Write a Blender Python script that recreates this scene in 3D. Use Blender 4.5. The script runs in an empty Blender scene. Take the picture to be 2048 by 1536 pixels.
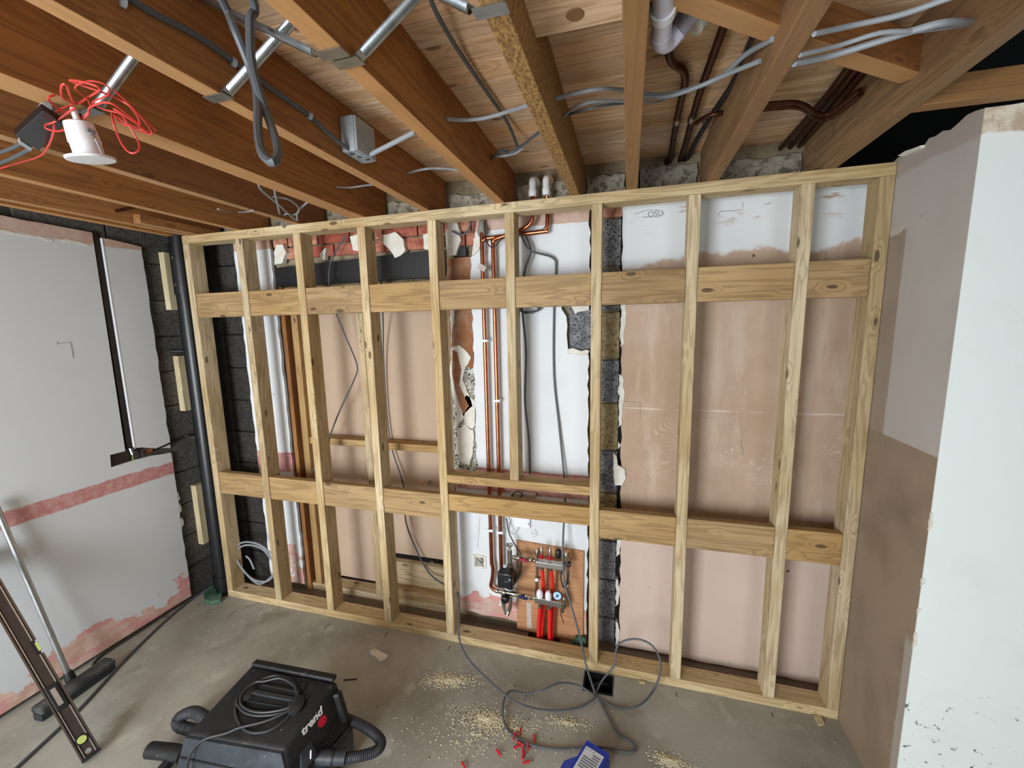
import bpy, bmesh, math, random
from mathutils import Vector, Matrix
random.seed(7)
sc = bpy.context.scene
PI = math.pi
# ------------------------------------------------------------------ camera
CAMLOC = Vector((2.64028, -1.98063, 1.82675)); F = 824.478
def _rot(a, b, c):
    return Matrix.Rotation(a, 3, 'Z') @ Matrix.Rotation(b, 3, 'X') @ Matrix.Rotation(c, 3, 'Y')
R = _rot(0.276327, -0.144346, 0.0207419)
cd = bpy.data.cameras.new('camera'); cam = bpy.data.objects.new('camera', cd)
sc.collection.objects.link(cam)
m3 = Matrix((R.col[0], R.col[2], -R.col[1])).transposed()
cam.matrix_world = Matrix.Translation(CAMLOC) @ m3.to_4x4()
cd.sensor_width = 36; cd.lens = F / 2048 * 36; cd.clip_start = .02
sc.camera = cam
# ------------------------------------------------------------------ light
w = bpy.data.worlds.new('world'); sc.world = w; w.use_nodes = True
bg = w.node_tree.nodes['Background']; bg.inputs[0].default_value = (.80, .90, 1, 1); bg.inputs[1].default_value = 1.0
def area(name, loc, rot, sx, sy, power, col):
    l = bpy.data.lights.new(name, 'AREA'); l.shape = 'RECTANGLE'; l.size = sx; l.size_y = sy; l.energy = power; l.color = col
    o = bpy.data.objects.new(name, l); sc.collection.objects.link(o); o.location = loc; o.rotation_euler = rot
    return o
# daylight through the glazed doors behind the camera, and a second window further left
area('patio_door_light', (1.0, -4.0, 1.1), (math.radians(90), 0, 0), 1.3, 1.95, 132, (.90, .955, 1))
area('side_window_light', (4.2, -4.0, 1.3), (math.radians(90), 0, 0), .9, 1.2, 16, (.90, .96, 1))
vs = sc.view_settings; vs.view_transform = 'Standard'; vs.look = 'None'; vs.exposure = 0.35; vs.gamma = 1; vs.use_curve_mapping = False

# ------------------------------------------------------------------ helpers
def W(px, py, ax, val):                      # the point on the plane (axis ax = val) seen at photo pixel px, py
    d = R @ Vector(((px - 1024) / F, 1, -(py - 768) / F))
    return CAMLOC + d * ((val - CAMLOC[ax]) / d[ax])
def C(h):
    h = h.lstrip('#'); v = [int(h[i:i + 2], 16) / 255 for i in (0, 2, 4)]
    return tuple([x / 12.92 if x <= .04045 else ((x + .055) / 1.055) ** 2.4 for x in v] + [1])
class NT:
    def __init__(s, name):
        s.m = bpy.data.materials.new(name); s.m.use_nodes = True; s.t = s.m.node_tree; s.b = s.t.nodes['Principled BSDF']
    def n(s, ty, **k):
        x = s.t.nodes.new(ty)
        for a, b in k.items(): setattr(x, a, b)
        return x
    def put(s, sock, v):
        if isinstance(v, bpy.types.NodeSocket): s.t.links.new(v, sock)
        elif v is not None: sock.default_value = v
    def math(s, op, a, b=None, c=None, clamp=False):
        x = s.n('ShaderNodeMath', operation=op, use_clamp=clamp); s.put(x.inputs[0], a)
        if b is not None: s.put(x.inputs[1], b)
        if c is not None: s.put(x.inputs[2], c)
        return x.outputs[0]
    def vmath(s, op, a, b):
        x = s.n('ShaderNodeVectorMath', operation=op); s.put(x.inputs[0], a)
        if op == 'SCALE': s.put(x.inputs['Scale'], b)
        else: s.put(x.inputs[1], b)
        return x.outputs[1] if op in ('DISTANCE', 'DOT_PRODUCT') else x.outputs[0]
    def pos(s): return s.n('ShaderNodeNewGeometry').outputs['Position']
    def objc(s): return s.n('ShaderNodeTexCoord').outputs['Object']
    def rand(s): return s.n('ShaderNodeObjectInfo').outputs['Random']
    def xyz(s, v):
        x = s.n('ShaderNodeSeparateXYZ'); s.put(x.inputs[0], v); return x.outputs
    def comb(s, x, y, z):
        c = s.n('ShaderNodeCombineXYZ')
        for i, v in enumerate((x, y, z)): s.put(c.inputs[i], v)
        return c.outputs[0]
    def noise(s, v, sc_=5, det=4, rough=.55, dist=0):
        x = s.n('ShaderNodeTexNoise'); s.put(x.inputs['Vector'], v); x.inputs['Scale'].default_value = sc_
        x.inputs['Detail'].default_value = det; x.inputs['Roughness'].default_value = rough; x.inputs['Distortion'].default_value = dist
        return x.outputs[0]
    def voro(s, v, sc_=5, out=0):
        x = s.n('ShaderNodeTexVoronoi'); s.put(x.inputs['Vector'], v); x.inputs['Scale'].default_value = sc_
        return x.outputs[out]
    def ramp(s, f, lo, hi):                  # smooth 0..1 between lo and hi
        x = s.n('ShaderNodeMapRange', interpolation_type='SMOOTHSTEP'); s.put(x.inputs[0], f)
        s.put(x.inputs[1], lo); s.put(x.inputs[2], hi); return x.outputs[0]
    def mix(s, f, a, b):
        x = s.n('ShaderNodeMix', data_type='RGBA'); s.put(x.inputs[0], f)
        s.put(x.inputs[6], C(a) if isinstance(a, str) else a); s.put(x.inputs[7], C(b) if isinstance(b, str) else b)
        return x.outputs[2]
    def bump(s, h, st=.3, d=.002):
        x = s.n('ShaderNodeBump'); x.inputs['Strength'].default_value = st; x.inputs['Distance'].default_value = d
        s.put(x.inputs['Height'], h); s.put(s.b.inputs['Normal'], x.outputs[0])
    def out(s, col=None, rough=.7, metal=0, spec=None):
        if col is not None: s.put(s.b.inputs['Base Color'], C(col) if isinstance(col, str) else col)
        s.put(s.b.inputs['Roughness'], rough); s.b.inputs['Metallic'].default_value = metal
        if spec is not None: s.b.inputs['Specular IOR Level'].default_value = spec
        return s.m
def wood(name, light, mid, dark, knot='4A2E18', kn=1.0, rough=.75, dirt=None, floor_bounce=None):
    t = NT(name); r = t.rand(); v = t.objc()
    v = t.vmath('ADD', v, t.comb(t.math('MULTIPLY', r, 37.0), t.math('MULTIPLY', r, 11.3), t.math('MULTIPLY', r, 5.7)))
    kv = t.vmath('MULTIPLY', v, (4.2, 11, 11)); kd = t.voro(kv, 1.0)
    near = t.math('SUBTRACT', 1, t.ramp(kd, .05, .34))
    sv = t.vmath('MULTIPLY', v, (.9, 13, 13))
    n1 = t.noise(sv, 1.0, 3, .5, .3)
    rings = t.math('SINE', t.math('MULTIPLY', t.math('ADD', n1, t.math('MULTIPLY', near, .22)), 58))
    rings = t.ramp(rings, -.2, 1)
    n2 = t.noise(t.vmath('MULTIPLY', v, (3, 120, 120)), 1, 3)
    n3 = t.noise(t.vmath('MULTIPLY', v, (1.3, 3, 3)), 1, 3)
    col = t.mix(t.ramp(n3, .32, .68), light, mid)
    col = t.mix(t.math('MULTIPLY', rings, .42), col, dark)
    col = t.mix(t.math('MULTIPLY', t.ramp(n2, .45, .75), .35), col, dark)
    col = t.mix(t.math('MULTIPLY', t.math('SUBTRACT', 1, t.ramp(kd, .075, .125)), .85 * kn), col, knot)
    if dirt: col = t.mix(t.math('MULTIPLY', t.ramp(t.noise(v, 9, 6, .7), .58, .72), .5), col, dirt)
    if floor_bounce:                                 # down-facing sides mixed paler: floor bounce light painted into the colour
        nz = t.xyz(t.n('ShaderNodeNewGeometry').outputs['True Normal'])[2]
        col = t.mix(t.math('MULTIPLY', t.math('LESS_THAN', nz, -.7), t.math('ADD', .35, t.math('MULTIPLY', n3, .35))), col, floor_bounce)
    hv = t.math('MULTIPLY', t.math('SUBTRACT', r, .5), .10)
    hs = t.n('ShaderNodeHueSaturation'); t.put(hs.inputs['Color'], col); t.put(hs.inputs['Value'], t.math('ADD', 1, t.math('MULTIPLY', hv, 2.2)))
    t.put(hs.inputs['Saturation'], t.math('ADD', 1, hv))
    t.bump(n2, .25, .001)
    return t.out(hs.outputs[0], rough)
def plain(name, col, rough=.5, metal=0, var=0.0, dark=None, nscale=8, bump=0):
    t = NT(name)
    if var:
        n = t.noise(t.objc(), nscale, 5, .65)
        c = t.mix(t.math('MULTIPLY', t.ramp(n, .42, .7), var), col, dark or '202020')
        if bump: t.bump(n, bump, .002)
        return t.out(c, rough, metal)
    return t.out(col, rough, metal)

M = {}
M['stud'] = wood('treated_pine', 'CCBA98', 'B2996E', '806844', '4E3A22', dirt='847A5C')
M['stud2'] = wood('treated_pine_brown', 'B8996A', '9E7E50', '6E5432', '4A3420', dirt='7C6A4C')
M['joist'] = wood('old_joist_pine', 'A4713F', '8A5A2E', '663E1E', '3C2414', .5, dirt='8A6A46', floor_bounce='C89C6C')
M['joistd'] = wood('dark_joist_pine', '947048', '7C5836', '5A4026', '3C2010', .5, dirt='6A5238', floor_bounce='94704A')
M['deck'] = wood('deck_board_pine', 'EBCFAE', 'D9B28A', 'A87E56', '54361E', .8)
M['raw'] = wood('raw_pine', 'DDD0AE', 'CDBC94', 'A58E64', '6A4A2A')
def _osb():
    t = NT('coarse_sawn_pine'); v = t.objc(); n = t.noise(t.vmath('MULTIPLY', v, (1, 2.2, 2.2)), 60, 5, .7)
    c = t.mix(t.ramp(n, .38, .62), '7A5630', 'B48C50'); t.bump(n, .8, .004); return t.out(c, .8)
M['coarse'] = _osb()
def _conc():
    t = NT('concrete_floor'); v = t.pos()
    c = t.mix(t.ramp(t.noise(v, 1.6, 6, .6), .35, .68), 'A9A89E', '8E8B80')
    c = t.mix(t.math('MULTIPLY', t.ramp(t.noise(v, 7, 8, .7, .4), .54, .70), .6), c, 'C0BFB5')
    c = t.mix(t.math('MULTIPLY', t.ramp(t.noise(v, 3.1, 6, .65), .54, .72), .6), c, '7A7264')
    c = t.mix(t.math('MULTIPLY', t.ramp(t.noise(v, 38, 4, .8), .62, .70), .75), c, 'DAD9CE')
    c = t.mix(t.math('MULTIPLY', t.ramp(t.noise(v, 70, 3, .7), .68, .74), .7), c, '5E5850')
    y = t.xyz(v)
    c = t.mix(t.math('MULTIPLY', t.ramp(y[1], .04, .10), .75), c, '5B4636')        # brown strip behind the frame
    t.bump(t.noise(v, 30, 6, .7), .25, .003)
    return t.out(c, .62)
M['floor'] = _conc()
def _block(name, a, b, pit, ps=170, lim=.33):
    t = NT(name); v = t.pos(); r = t.rand()
    n = t.noise(v, 26, 6, .7); c = t.mix(t.ramp(n, .35, .65), a, b)
    vo = t.noise(v, ps, 3, .6); c = t.mix(t.ramp(vo, .52, .60), c, pit)
    hs = t.n('ShaderNodeHueSaturation'); t.put(hs.inputs['Color'], c); t.put(hs.inputs['Value'], t.math('ADD', .8, t.math('MULTIPLY', r, .4)))
    t.bump(vo, .7, .004); return t.out(hs.outputs[0], .9)
M['block_speck'] = _block('speckled_block', '909296', '6C6E72', '1E2022', 150)
M['block_tan'] = _block('tan_block', '9E8F6C', '827352', '6C5F42', 60)
M['block_dark'] = _block('charcoal_block', '5E5A54', '4A4742', '3C3A36', 90)
M['block_black'] = _block('sooty_block', '3E3A36', '2A2826', '1E1C1A', 70)
M['block_grey'] = _block('grey_block', 'A8A294', '8A8474', '6A6456', 40)
M['mould'] = _block('mouldy_block', 'C9C6BA', '8A867C', '141414', 75)
M['mortar'] = plain('mortar', '8F8269', .95, 0, .6, '5E5442', 20, .4)
def _brick():
    t = NT('red_brick'); r = t.rand(); v = t.pos()
    c = t.mix(r, 'A2503E', 'C89478'); c = t.mix(t.ramp(t.noise(v, 22, 5, .7), .4, .7), c, '85443A')
    c = t.mix(t.math('MULTIPLY', t.ramp(t.noise(v, 40, 4, .7), .62, .72), .6), c, 'CDB39A'); t.bump(t.noise(v, 60, 5, .7), .6, .004)
    return t.out(c, .9)
M['brick'] = _brick()
def _paintwall(name, hx, white='CED2D4', top=2.31, band=(.905, .985), bot=.13, lowtop=None):
    t = NT(name); v = t.pos(); p = t.xyz(v)
    edge = t.noise(v, 3.0, 6, .65); e2 = t.noise(v, 14, 5, .7)
    wob = t.math('ADD', t.math('MULTIPLY', t.math('SUBTRACT', edge, .5), .10), t.math('MULTIPLY', t.math('SUBTRACT', e2, .5), .035))
    c = t.mix(t.math('MULTIPLY', t.ramp(t.noise(v, 2.2, 5, .6), .45, .75), .25), white, 'B8B8B6')
    c = t.mix(t.math('MULTIPLY', t.ramp(t.noise(v, 6, 4, .6), .70, .76), .5), c, 'A09C98')
    # pink primer band
    z = p[2]; zb = t.math('ADD', z, t.math('MULTIPLY', wob, .45))
    pk = t.mix(t.ramp(t.noise(v, 30, 4, .7), .35, .7), 'B87A78', 'C89C98')
    inb = t.math('MULTIPLY', t.ramp(zb, band[0] - .004, band[0] + .004), t.math('SUBTRACT', 1, t.ramp(zb, band[1] - .004, band[1] + .004)))
    c = t.mix(inb, c, pk)
    # brown plaster along the top, with a torn paper line
    br = t.mix(t.ramp(t.noise(v, 12, 5, .7), .4, .65), 'BE9C8A', 'C9B0A2')
    zt = t.math('ADD', z, t.math('MULTIPLY', wob, .35))
    c = t.mix(t.ramp(zt, top - .003, top + .003), c, br)
    # damaged foot
    zf = t.math('ADD', z, t.math('MULTIPLY', t.math('SUBTRACT', edge, .5), 1.0))
    ft = t.mix(t.ramp(t.noise(v, 9, 5, .6), .42, .6), 'C2A08C', 'D8B8AC')
    ft = t.mix(t.math('MULTIPLY', t.ramp(t.noise(t.vmath('MULTIPLY', v, (1, 1, 5)), 4, 4, .6), .48, .56), .7), ft, 'D58A90')
    c = t.mix(t.math('SUBTRACT', 1, t.ramp(zf, bot - .004, bot + .004)), c, ft)
    t.bump(t.noise(v, 18, 5, .6), .12, .004)
    return t.out(c, .75)
M['paintL'] = _paintwall('left_wall_paint', 0, bot=.10)
M['paintB'] = _paintwall('back_wall_paint', 0, white='DCE0E3', top=2.325, band=(.86, 1.0), bot=.155)
def _skim(name):
    t = NT(name); v = t.pos(); p = t.xyz(v)
    n = t.noise(v, 2.4, 6, .6); c = t.mix(t.ramp(n, .35, .7), 'BBA28C', 'AC917A')
    st = t.noise(t.vmath('MULTIPLY', v, (9, 1, 1.5)), 1.5, 5, .6); c = t.mix(t.math('MULTIPLY', t.ramp(st, .5, .7), .45), c, 'C9B6A6')
    c = t.mix(t.math('MULTIPLY', t.math('SUBTRACT', 1, t.ramp(t.math('ADD', p[2], t.math('MULTIPLY', n, .08)), .80, .86)), .6), c, 'D6C2B8')
    # trowel comb arcs around mid height
    d = t.vmath('DISTANCE', t.vmath('ADD', t.vmath('MULTIPLY', v, (1, 0, 1)), t.vmath('SCALE', t.comb(t.noise(v, 3.5, 2), 0, t.noise(v, 4.5, 2)), .35)), (3.3, 0, 1.75))
    w_ = t.math('SINE', t.math('MULTIPLY', d, 420)); reg = t.math('MULTIPLY', t.ramp(t.noise(v, 4.5, 2, .5), .47, .54), t.math('MULTIPLY', t.ramp(p[2], .98, 1.06), t.math('SUBTRACT', 1, t.ramp(p[2], 1.25, 1.38))))
    c = t.mix(t.math('MULTIPLY', t.math('MULTIPLY', t.ramp(w_, .35, .9), reg), t.math('MULTIPLY', t.ramp(t.noise(v, 22, 4, .7), .4, .62), .5)), c, 'DCCCC0')
    seam = t.math('SUBTRACT', 1, t.ramp(t.math('ABSOLUTE', t.math('SUBTRACT', t.math('ADD', p[2], t.math('MULTIPLY', t.math('SUBTRACT', n, .5), .02)), 1.385)), .002, .006))
    c = t.mix(t.math('MULTIPLY', t.math('MULTIPLY', seam, .7), t.ramp(t.noise(v, 5, 3), .4, .6)), c, 'D8C8BC')
    zt = t.math('ADD', p[2], t.math('MULTIPLY', t.math('SUBTRACT', t.noise(v, 4, 6, .65), .5), .22))
    zt = t.math('ADD', zt, t.math('MULTIPLY', t.math('SUBTRACT', 3.0, p[0]), .04))
    wh = t.mix(t.math('MULTIPLY', t.ramp(t.noise(t.vmath('MULTIPLY', v, (1, 1, 4)), 5, 5, .7), .57, .64), t.ramp(p[2], 2.22, 2.34)), 'D8DBDC', 'B39A88')
    c = t.mix(t.ramp(zt, 2.105, 2.13), c, wh)
    pits = t.math('SUBTRACT', 1, t.ramp(t.voro(v, 4.3), .028, .036)); c = t.mix(t.math('MULTIPLY', pits, .85), c, '5E3D2E')
    t.bump(t.noise(v, 12, 6, .6), .15, .004)
    return t.out(c, .8)
M['skim'] = _skim('skimmed_board')
def _rw():
    t = NT('right_wall_paint'); v = t.pos(); p = t.xyz(v)
    n = t.noise(v, 5, 6, .6)
    c = t.mix(t.ramp(t.noise(v, 2, 5, .6), .4, .7), 'B4AEA8', 'A8A19A')
    zz = t.math('ADD', p[2], t.math('MULTIPLY', t.math('SUBTRACT', n, .5), .05))
    brn = t.mix(t.ramp(t.noise(v, 3, 5, .6), .4, .7), '92806C', '82705C')
    d = t.vmath('DISTANCE', t.vmath('MULTIPLY', v, (0, 1, 1)), (0, -.02, .75)); w_ = t.math('SINE', t.math('MULTIPLY', d, 480))
    reg = t.math('MULTIPLY', t.math('MULTIPLY', t.ramp(p[2], .98, 1.05), t.math('SUBTRACT', 1, t.ramp(p[2], 1.3, 1.38))), t.ramp(t.noise(v, 5, 2, .5), .40, .5))
    brn = t.mix(t.math('MULTIPLY', t.math('MULTIPLY', t.ramp(w_, .3, .9), reg), .18), brn, 'BFA896')
    stripe = t.math('MULTIPLY', t.ramp(t.math('ADD', p[1], t.math('MULTIPLY', n, .03)), -.085, -.075), t.math('SUBTRACT', 1, t.ramp(zz, 2.13, 2.15)))
    low = t.math('SUBTRACT', 1, t.ramp(p[2], 1.372, 1.378))
    cornerpaint = t.math('MULTIPLY', t.math('SUBTRACT', 1, t.ramp(t.math('ADD', p[1], t.math('MULTIPLY', n, .03)), -.345, -.335)), t.math('SUBTRACT', 1, t.ramp(p[2], .68, .74)))
    c = t.mix(t.math('MULTIPLY', stripe, .8), c, brn); 
    c = t.mix(low, c, brn); c = t.mix(t.math('MULTIPLY', cornerpaint, .8), c, 'A9A39A')
    c = t.mix(t.math('MULTIPLY', t.ramp(zz, 2.33, 2.35), .6), c, '9C8C80')
    t.bump(n, .2, .003); return t.out(c, .8)
M['rwall'] = _rw()
def _wf():
    t = NT('front_wall_paint'); v = t.pos(); p = t.xyz(v); n = t.noise(v, 6, 6, .65)
    c = t.mix(t.math('MULTIPLY', t.ramp(n, .5, .75), .3), 'E4EAE6', 'D4DAD4')
    zz = t.math('ADD', p[2], t.math('MULTIPLY', t.math('SUBTRACT', n, .5), .04))
    c = t.mix(t.ramp(zz, 2.33, 2.338), c, t.mix(t.ramp(t.noise(v, 12, 5, .7), .45, .6), 'D8CDB8', 'B9A48E'))
    ch = t.math('MULTIPLY', t.ramp(t.noise(v, 26, 4, .7), .63, .65), t.math('SUBTRACT', 1, t.ramp(p[2], .45, .62)))
    c = t.mix(t.math('MULTIPLY', ch, .9), c, '4A4A4A')
    t.bump(n, .1, .003); return t.out(c, .7)
M['fwall'] = _wf()
M['plaster_brown'] = plain('bare_brown_plaster', '8C5A36', .85, 0, .8, 'A58676', 9, .3)
M['plaster_white'] = plain('broken_white_plaster', 'DDDAD0', .85, 0, .35, 'B9A68C', 25, .5)
M['board_beige'] = plain('bare_plasterboard', 'B8A08A', .85, 0, .35, 'AB927A', 3)
M['board_edge'] = plain('plasterboard_core', 'BDB4AA', .9, 0, .4, 'A08878', 40)
M['ply'] = wood('plywood_board', 'C79366', 'BD875A', 'A06A40', '6A4024', .3)
def _lint():
    t = NT('lintel_steel'); v = t.pos(); p = t.xyz(v)
    fx = t.math('SUBTRACT', t.math('FRACT', t.math('MULTIPLY', p[0], 33)), .5); fz = t.math('SUBTRACT', t.math('FRACT', t.math('MULTIPLY', p[2], 33)), .5)
    d = t.math('SQRT', t.math('ADD', t.math('MULTIPLY', fx, fx), t.math('MULTIPLY', fz, fz)))
    c = t.mix(t.ramp(d, .10, .16), '020202', '1F2124')
    c = t.mix(t.math('MULTIPLY', t.ramp(t.noise(v, 25, 5, .75), .66, .72), .7), c, '8A8C8E')
    return t.out(c, .35)
M['lintel'] = _lint()
M['black_pl'] = plain('black_plastic', '0E1013', .35, 0, .3, '24272A', 14)
M['black_dusty'] = plain('dusty_black_plastic', '101112', .5, 0, .5, '303030', 7, .15)
def _dusty(name, a, b, rough, lim):
    t = NT(name); v = t.objc(); c = t.mix(t.ramp(t.noise(v, 7, 6, .65), .42, .7), a, b)
    c = t.mix(t.math('MULTIPLY', t.ramp(t.noise(v, 24, 6, .8), .55, .75), .35), c, '6A6A68')
    c = t.mix(t.math('SUBTRACT', 1, t.ramp(t.voro(v, 42), .05, .085)), c, t.mix(t.ramp(t.noise(v, 9, 2), lim, lim + .03), a, 'C8C8C4'))
    t.bump(t.noise(v, 60, 4), .15, .001); return t.out(c, rough)
M['vac_front'] = _dusty('scuffed_charcoal_plastic', '2C3238', '454C54', .36, .5)
M['vac_body'] = _dusty('dusty_black_casing', '0A0B0D', '1A1B1C', .55, .50)
M['broom_head'] = _dusty('dusty_broom_head', '2A2C2C', '5C5E5C', .7, .5)
M['rubber'] = plain('rubber_hose', '2C2E32', .6)
M['white_pl'] = plain('white_plastic', 'E6E8EA', .35)
M['lilac_pl'] = plain('white_waste_plastic', 'D6D4E4', .35, 0, .3, 'B8B2C0', 12)
M['grey_pl'] = plain('grey_pvc', '9AA3A8', .5, 0, .3, '7F878C', 20)
M['cable'] = plain('grey_cable', '8E9398', .5)
M['cabled'] = plain('dark_grey_cable', '4E5358', .5)
M['cabled2'] = plain('charcoal_flex', '2A2B2D', .5)
M['cableb'] = plain('black_cable', '1A1A1C', .5)
M['red'] = plain('red_cable_sheath', 'D0413A', .45)
M['redpipe'] = plain('red_heating_pipe', 'E02420', .4)
M['plug'] = plain('red_plug_plastic', 'C8182C', .45)
M['redmet'] = plain('red_handle', 'B0142A', .35)
M['bluemet'] = plain('blue_handle', '16305E', .35)
M['copper'] = plain('copper', 'B8704E', .28, 1, .5, '7A4430', 18)
M['copperd'] = plain('tarnished_copper', '5A3826', .4, .8, .6, '2C1A12', 18)
M['chrome'] = plain('nickel_plated_brass', 'C4BFB4', .25, 1, .4, '8A8478', 20)
M['steel'] = plain('stainless_steel', 'B8B6B0', .3, 1)
M['galv'] = plain('galvanised_steel', 'A9B0B4', .32, 1, .5, '7A8084', 30)
M['alu'] = plain('brushed_aluminium', 'C8CCD0', .35, 1, .3, '8C8C8C', 30)
M['brown_alu'] = plain('brown_anodised', '302722', .4, .2, .3, '453A32', 20)
M['rail_alu'] = plain('dark_machined_rail', '6A6460', .3, .8)
M['vial'] = plain('vial_yellow', 'A9B468', .25)
M['blue'] = plain('blue_card', '143AA8', .45)
M['paper'] = plain('label_paper', 'D4D8E0', .6)
M['ink'] = plain('grey_print', '6A6E78', .6)
M['pencil'] = plain('pencil', '86868A', .8)
M['white_ink'] = plain('white_print', 'F0F0F0', .5)
M['red_ink'] = plain('red_print', 'C8102E', .45)
M['gauge'] = plain('gauge_face', 'A9D2EC', .3)
M['dust'] = plain('sawdust', 'E2D8B8', .9, 0, .5, 'B8A67C', 30)
M['debris'] = plain('dark_debris', '3C342C', .9)
M['green'] = plain('green_membrane', '2C5A46', .6, 0, .5, '8AA090', 20, .3)
M['black'] = plain('shade_black', '0A0908', .9)  # flat black standing for shade in gaps, holes and voids
M['brush'] = plain('broom_bristle', '24262A', .8)
M['sock'] = plain('grey_fibre', '8A857C', .95, 0, .5, '5A564E', 30, .4)

class MB:
    def __init__(s): s.bm = bmesh.new()
    def box(s, a, b, bev=0):
        a, b = Vector(a), Vector(b)
        r = bmesh.ops.create_cube(s.bm, size=1); c = (a + b) / 2; d = b - a
        for v in r['verts']: v.co = Vector((v.co[i] * abs(d[i]) + c[i] for i in range(3)))
        if bev:
            es = list({e for v in r['verts'] for e in v.link_edges}); bmesh.ops.bevel(s.bm, geom=es, offset=bev, segments=2, affect='EDGES', profile=.6)
        return s
    def hexa(s, p, bev=0):                    # 8 points: bottom ring 0-3, top ring 4-7
        vs_ = [s.bm.verts.new(q) for q in p]
        fs = [s.bm.faces.new([vs_[i] for i in f]) for f in ((3, 2, 1, 0), (4, 5, 6, 7), (0, 1, 5, 4), (1, 2, 6, 5), (2, 3, 7, 6), (3, 0, 4, 7))]
        if bev: bmesh.ops.bevel(s.bm, geom=list({e for f in fs for e in f.edges}), offset=bev, segments=3, affect='EDGES', profile=.6)
        return s
    def bar(s, p0, p1, w_, h, up=(0, 0, 1), bev=0):
        p0, p1 = Vector(p0), Vector(p1); x = (p1 - p0).normalized(); y = Vector(up).cross(x).normalized(); z = x.cross(y)
        q = []
        for dz in (-h / 2, h / 2):
            for P_, dy in ((p0, -w_ / 2), (p1, -w_ / 2), (p1, w_ / 2), (p0, w_ / 2)): q.append(P_ + y * dy + z * dz)
        return s.hexa(q, bev)
    def ring(s, c, x, y, r, n, ry=None):
        return [s.bm.verts.new(c + x * math.cos(2 * PI * i / n) * r + y * math.sin(2 * PI * i / n) * (ry or r)) for i in range(n)]
    def tube(s, pts, r, n=8, smooth=4, caps=True, flat=None):
        P_ = [Vector(p) for p in pts]
        if smooth and len(P_) > 2:
            Q = []
            E_ = [P_[0] * 2 - P_[1]] + P_ + [P_[-1] * 2 - P_[-2]]
            for i in range(1, len(E_) - 2):
                a, b, c, d = E_[i - 1:i + 3]
                for k in range(smooth):
                    t = k / smooth
                    Q.append(.5 * (2 * b + (c - a) * t + (2 * a - 5 * b + 4 * c - d) * t * t + (3 * b - a - 3 * c + d) * t ** 3))
            Q.append(P_[-1]); P_ = Q
        prev = None; up = None
        rr = r if callable(r) else (lambda t: r)
        for i, p in enumerate(P_):
            tdir = (P_[min(i + 1, len(P_) - 1)] - P_[max(i - 1, 0)]).normalized()
            if up is None:
                up = Vector((0, 0, 1)) if abs(tdir.z) < .9 else Vector((0, 1, 0))
            x = tdir.cross(up).normalized(); up = x.cross(tdir).normalized()
            q = rr(i / max(1, len(P_) - 1)); cur = s.ring(p, x, up, q, n, q * flat if flat else None)
            if prev:
                for k in range(n): s.bm.faces.new((prev[k], prev[(k + 1) % n], cur[(k + 1) % n], cur[k]))
            elif caps: s.bm.faces.new(cur[::-1])
            prev = cur
        if caps: s.bm.faces.new(prev)
        return s
    def lathe(s, base, axis, prof, n=20):     # prof: (distance along the axis, radius)
        base = Vector(base); a = Vector(axis).normalized(); x = a.orthogonal().normalized(); y = a.cross(x); prev = None
        for d, r in prof:
            cur = s.ring(base + a * d, x, y, max(r, .0002), n)
            if prev:
                for k in range(n): s.bm.faces.new((prev[k], prev[(k + 1) % n], cur[(k + 1) % n], cur[k]))
            else: s.bm.faces.new(cur[::-1])
            prev = cur
        s.bm.faces.new(prev); return s
    def poly(s, pts, ext):                    # prism from a closed outline
        a = [s.bm.verts.new(Vector(p)) for p in pts]; b = [s.bm.verts.new(Vector(p) + Vector(ext)) for p in pts]
        s.bm.faces.new(a[::-1]); s.bm.faces.new(b)
        for i in range(len(a)): s.bm.faces.new((a[i], a[(i + 1) % len(a)], b[(i + 1) % len(a)], b[i]))
        return s
    def build(s, name, mat, parent=None, smooth=False, tf=None, stuff=False, label=None):
        bmesh.ops.recalc_face_normals(s.bm, faces=s.bm.faces)
        me = bpy.data.meshes.new(name); s.bm.to_mesh(me); s.bm.free()
        vs_ = [v.co for v in me.vertices]
        lo = Vector((min(v[i] for v in vs_) for i in range(3))); hi = Vector((max(v[i] for v in vs_) for i in range(3)))
        c = (lo + hi) / 2
        me.transform(Matrix.Translation(-c))
        if smooth:
            for p in me.polygons: p.use_smooth = True
            try: me.set_sharp_from_angle(angle=math.radians(40))
            except Exception: pass
        me.materials.append(mat); o = bpy.data.objects.new(name, me); sc.collection.objects.link(o)
        wl = Vector((0, 0, 0)); q = parent
        while q: wl += q.location; q = q.parent
        o.location = c - wl; o.parent = parent
        if stuff: o['kind'] = 'stuff'
        if label: o['label'] = label
        return o
def tag(o, label, cat, group=None):
    o['label'] = label; o['category'] = cat
    if group: o['group'] = group
    return o
def thing(name, loc, label, cat, group=None):
    o = bpy.data.objects.new(name, None); sc.collection.objects.link(o); o.location = loc; o.empty_display_size = .05
    return tag(o, label, cat, group)
def struct(o): o['kind'] = 'structure'; return o
def board(name, p0, p1, w_, h, mat, parent=None, up=(0, 0, 1), bev=.003):
    """rectangular timber; the mesh runs along its own X so the grain follows it"""
    p0, p1 = Vector(p0), Vector(p1); x = (p1 - p0).normalized(); y = Vector(up).cross(x).normalized(); z = x.cross(y)
    L = (p1 - p0).length; mb = MB().box((-L / 2, -w_ / 2, -h / 2), (L / 2, w_ / 2, h / 2), bev)
    me = bpy.data.meshes.new(name); mb.bm.to_mesh(me); mb.bm.free(); me.materials.append(mat)
    o = bpy.data.objects.new(name, me); sc.collection.objects.link(o)
    mw = Matrix((x, y, z)).transposed().to_4x4(); wl = Vector((0, 0, 0)); q = parent
    while q: wl += q.location; q = q.parent
    mw.translation = (p0 + p1) / 2 - wl; o.parent = parent; o.matrix_local = mw
    return o
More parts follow.
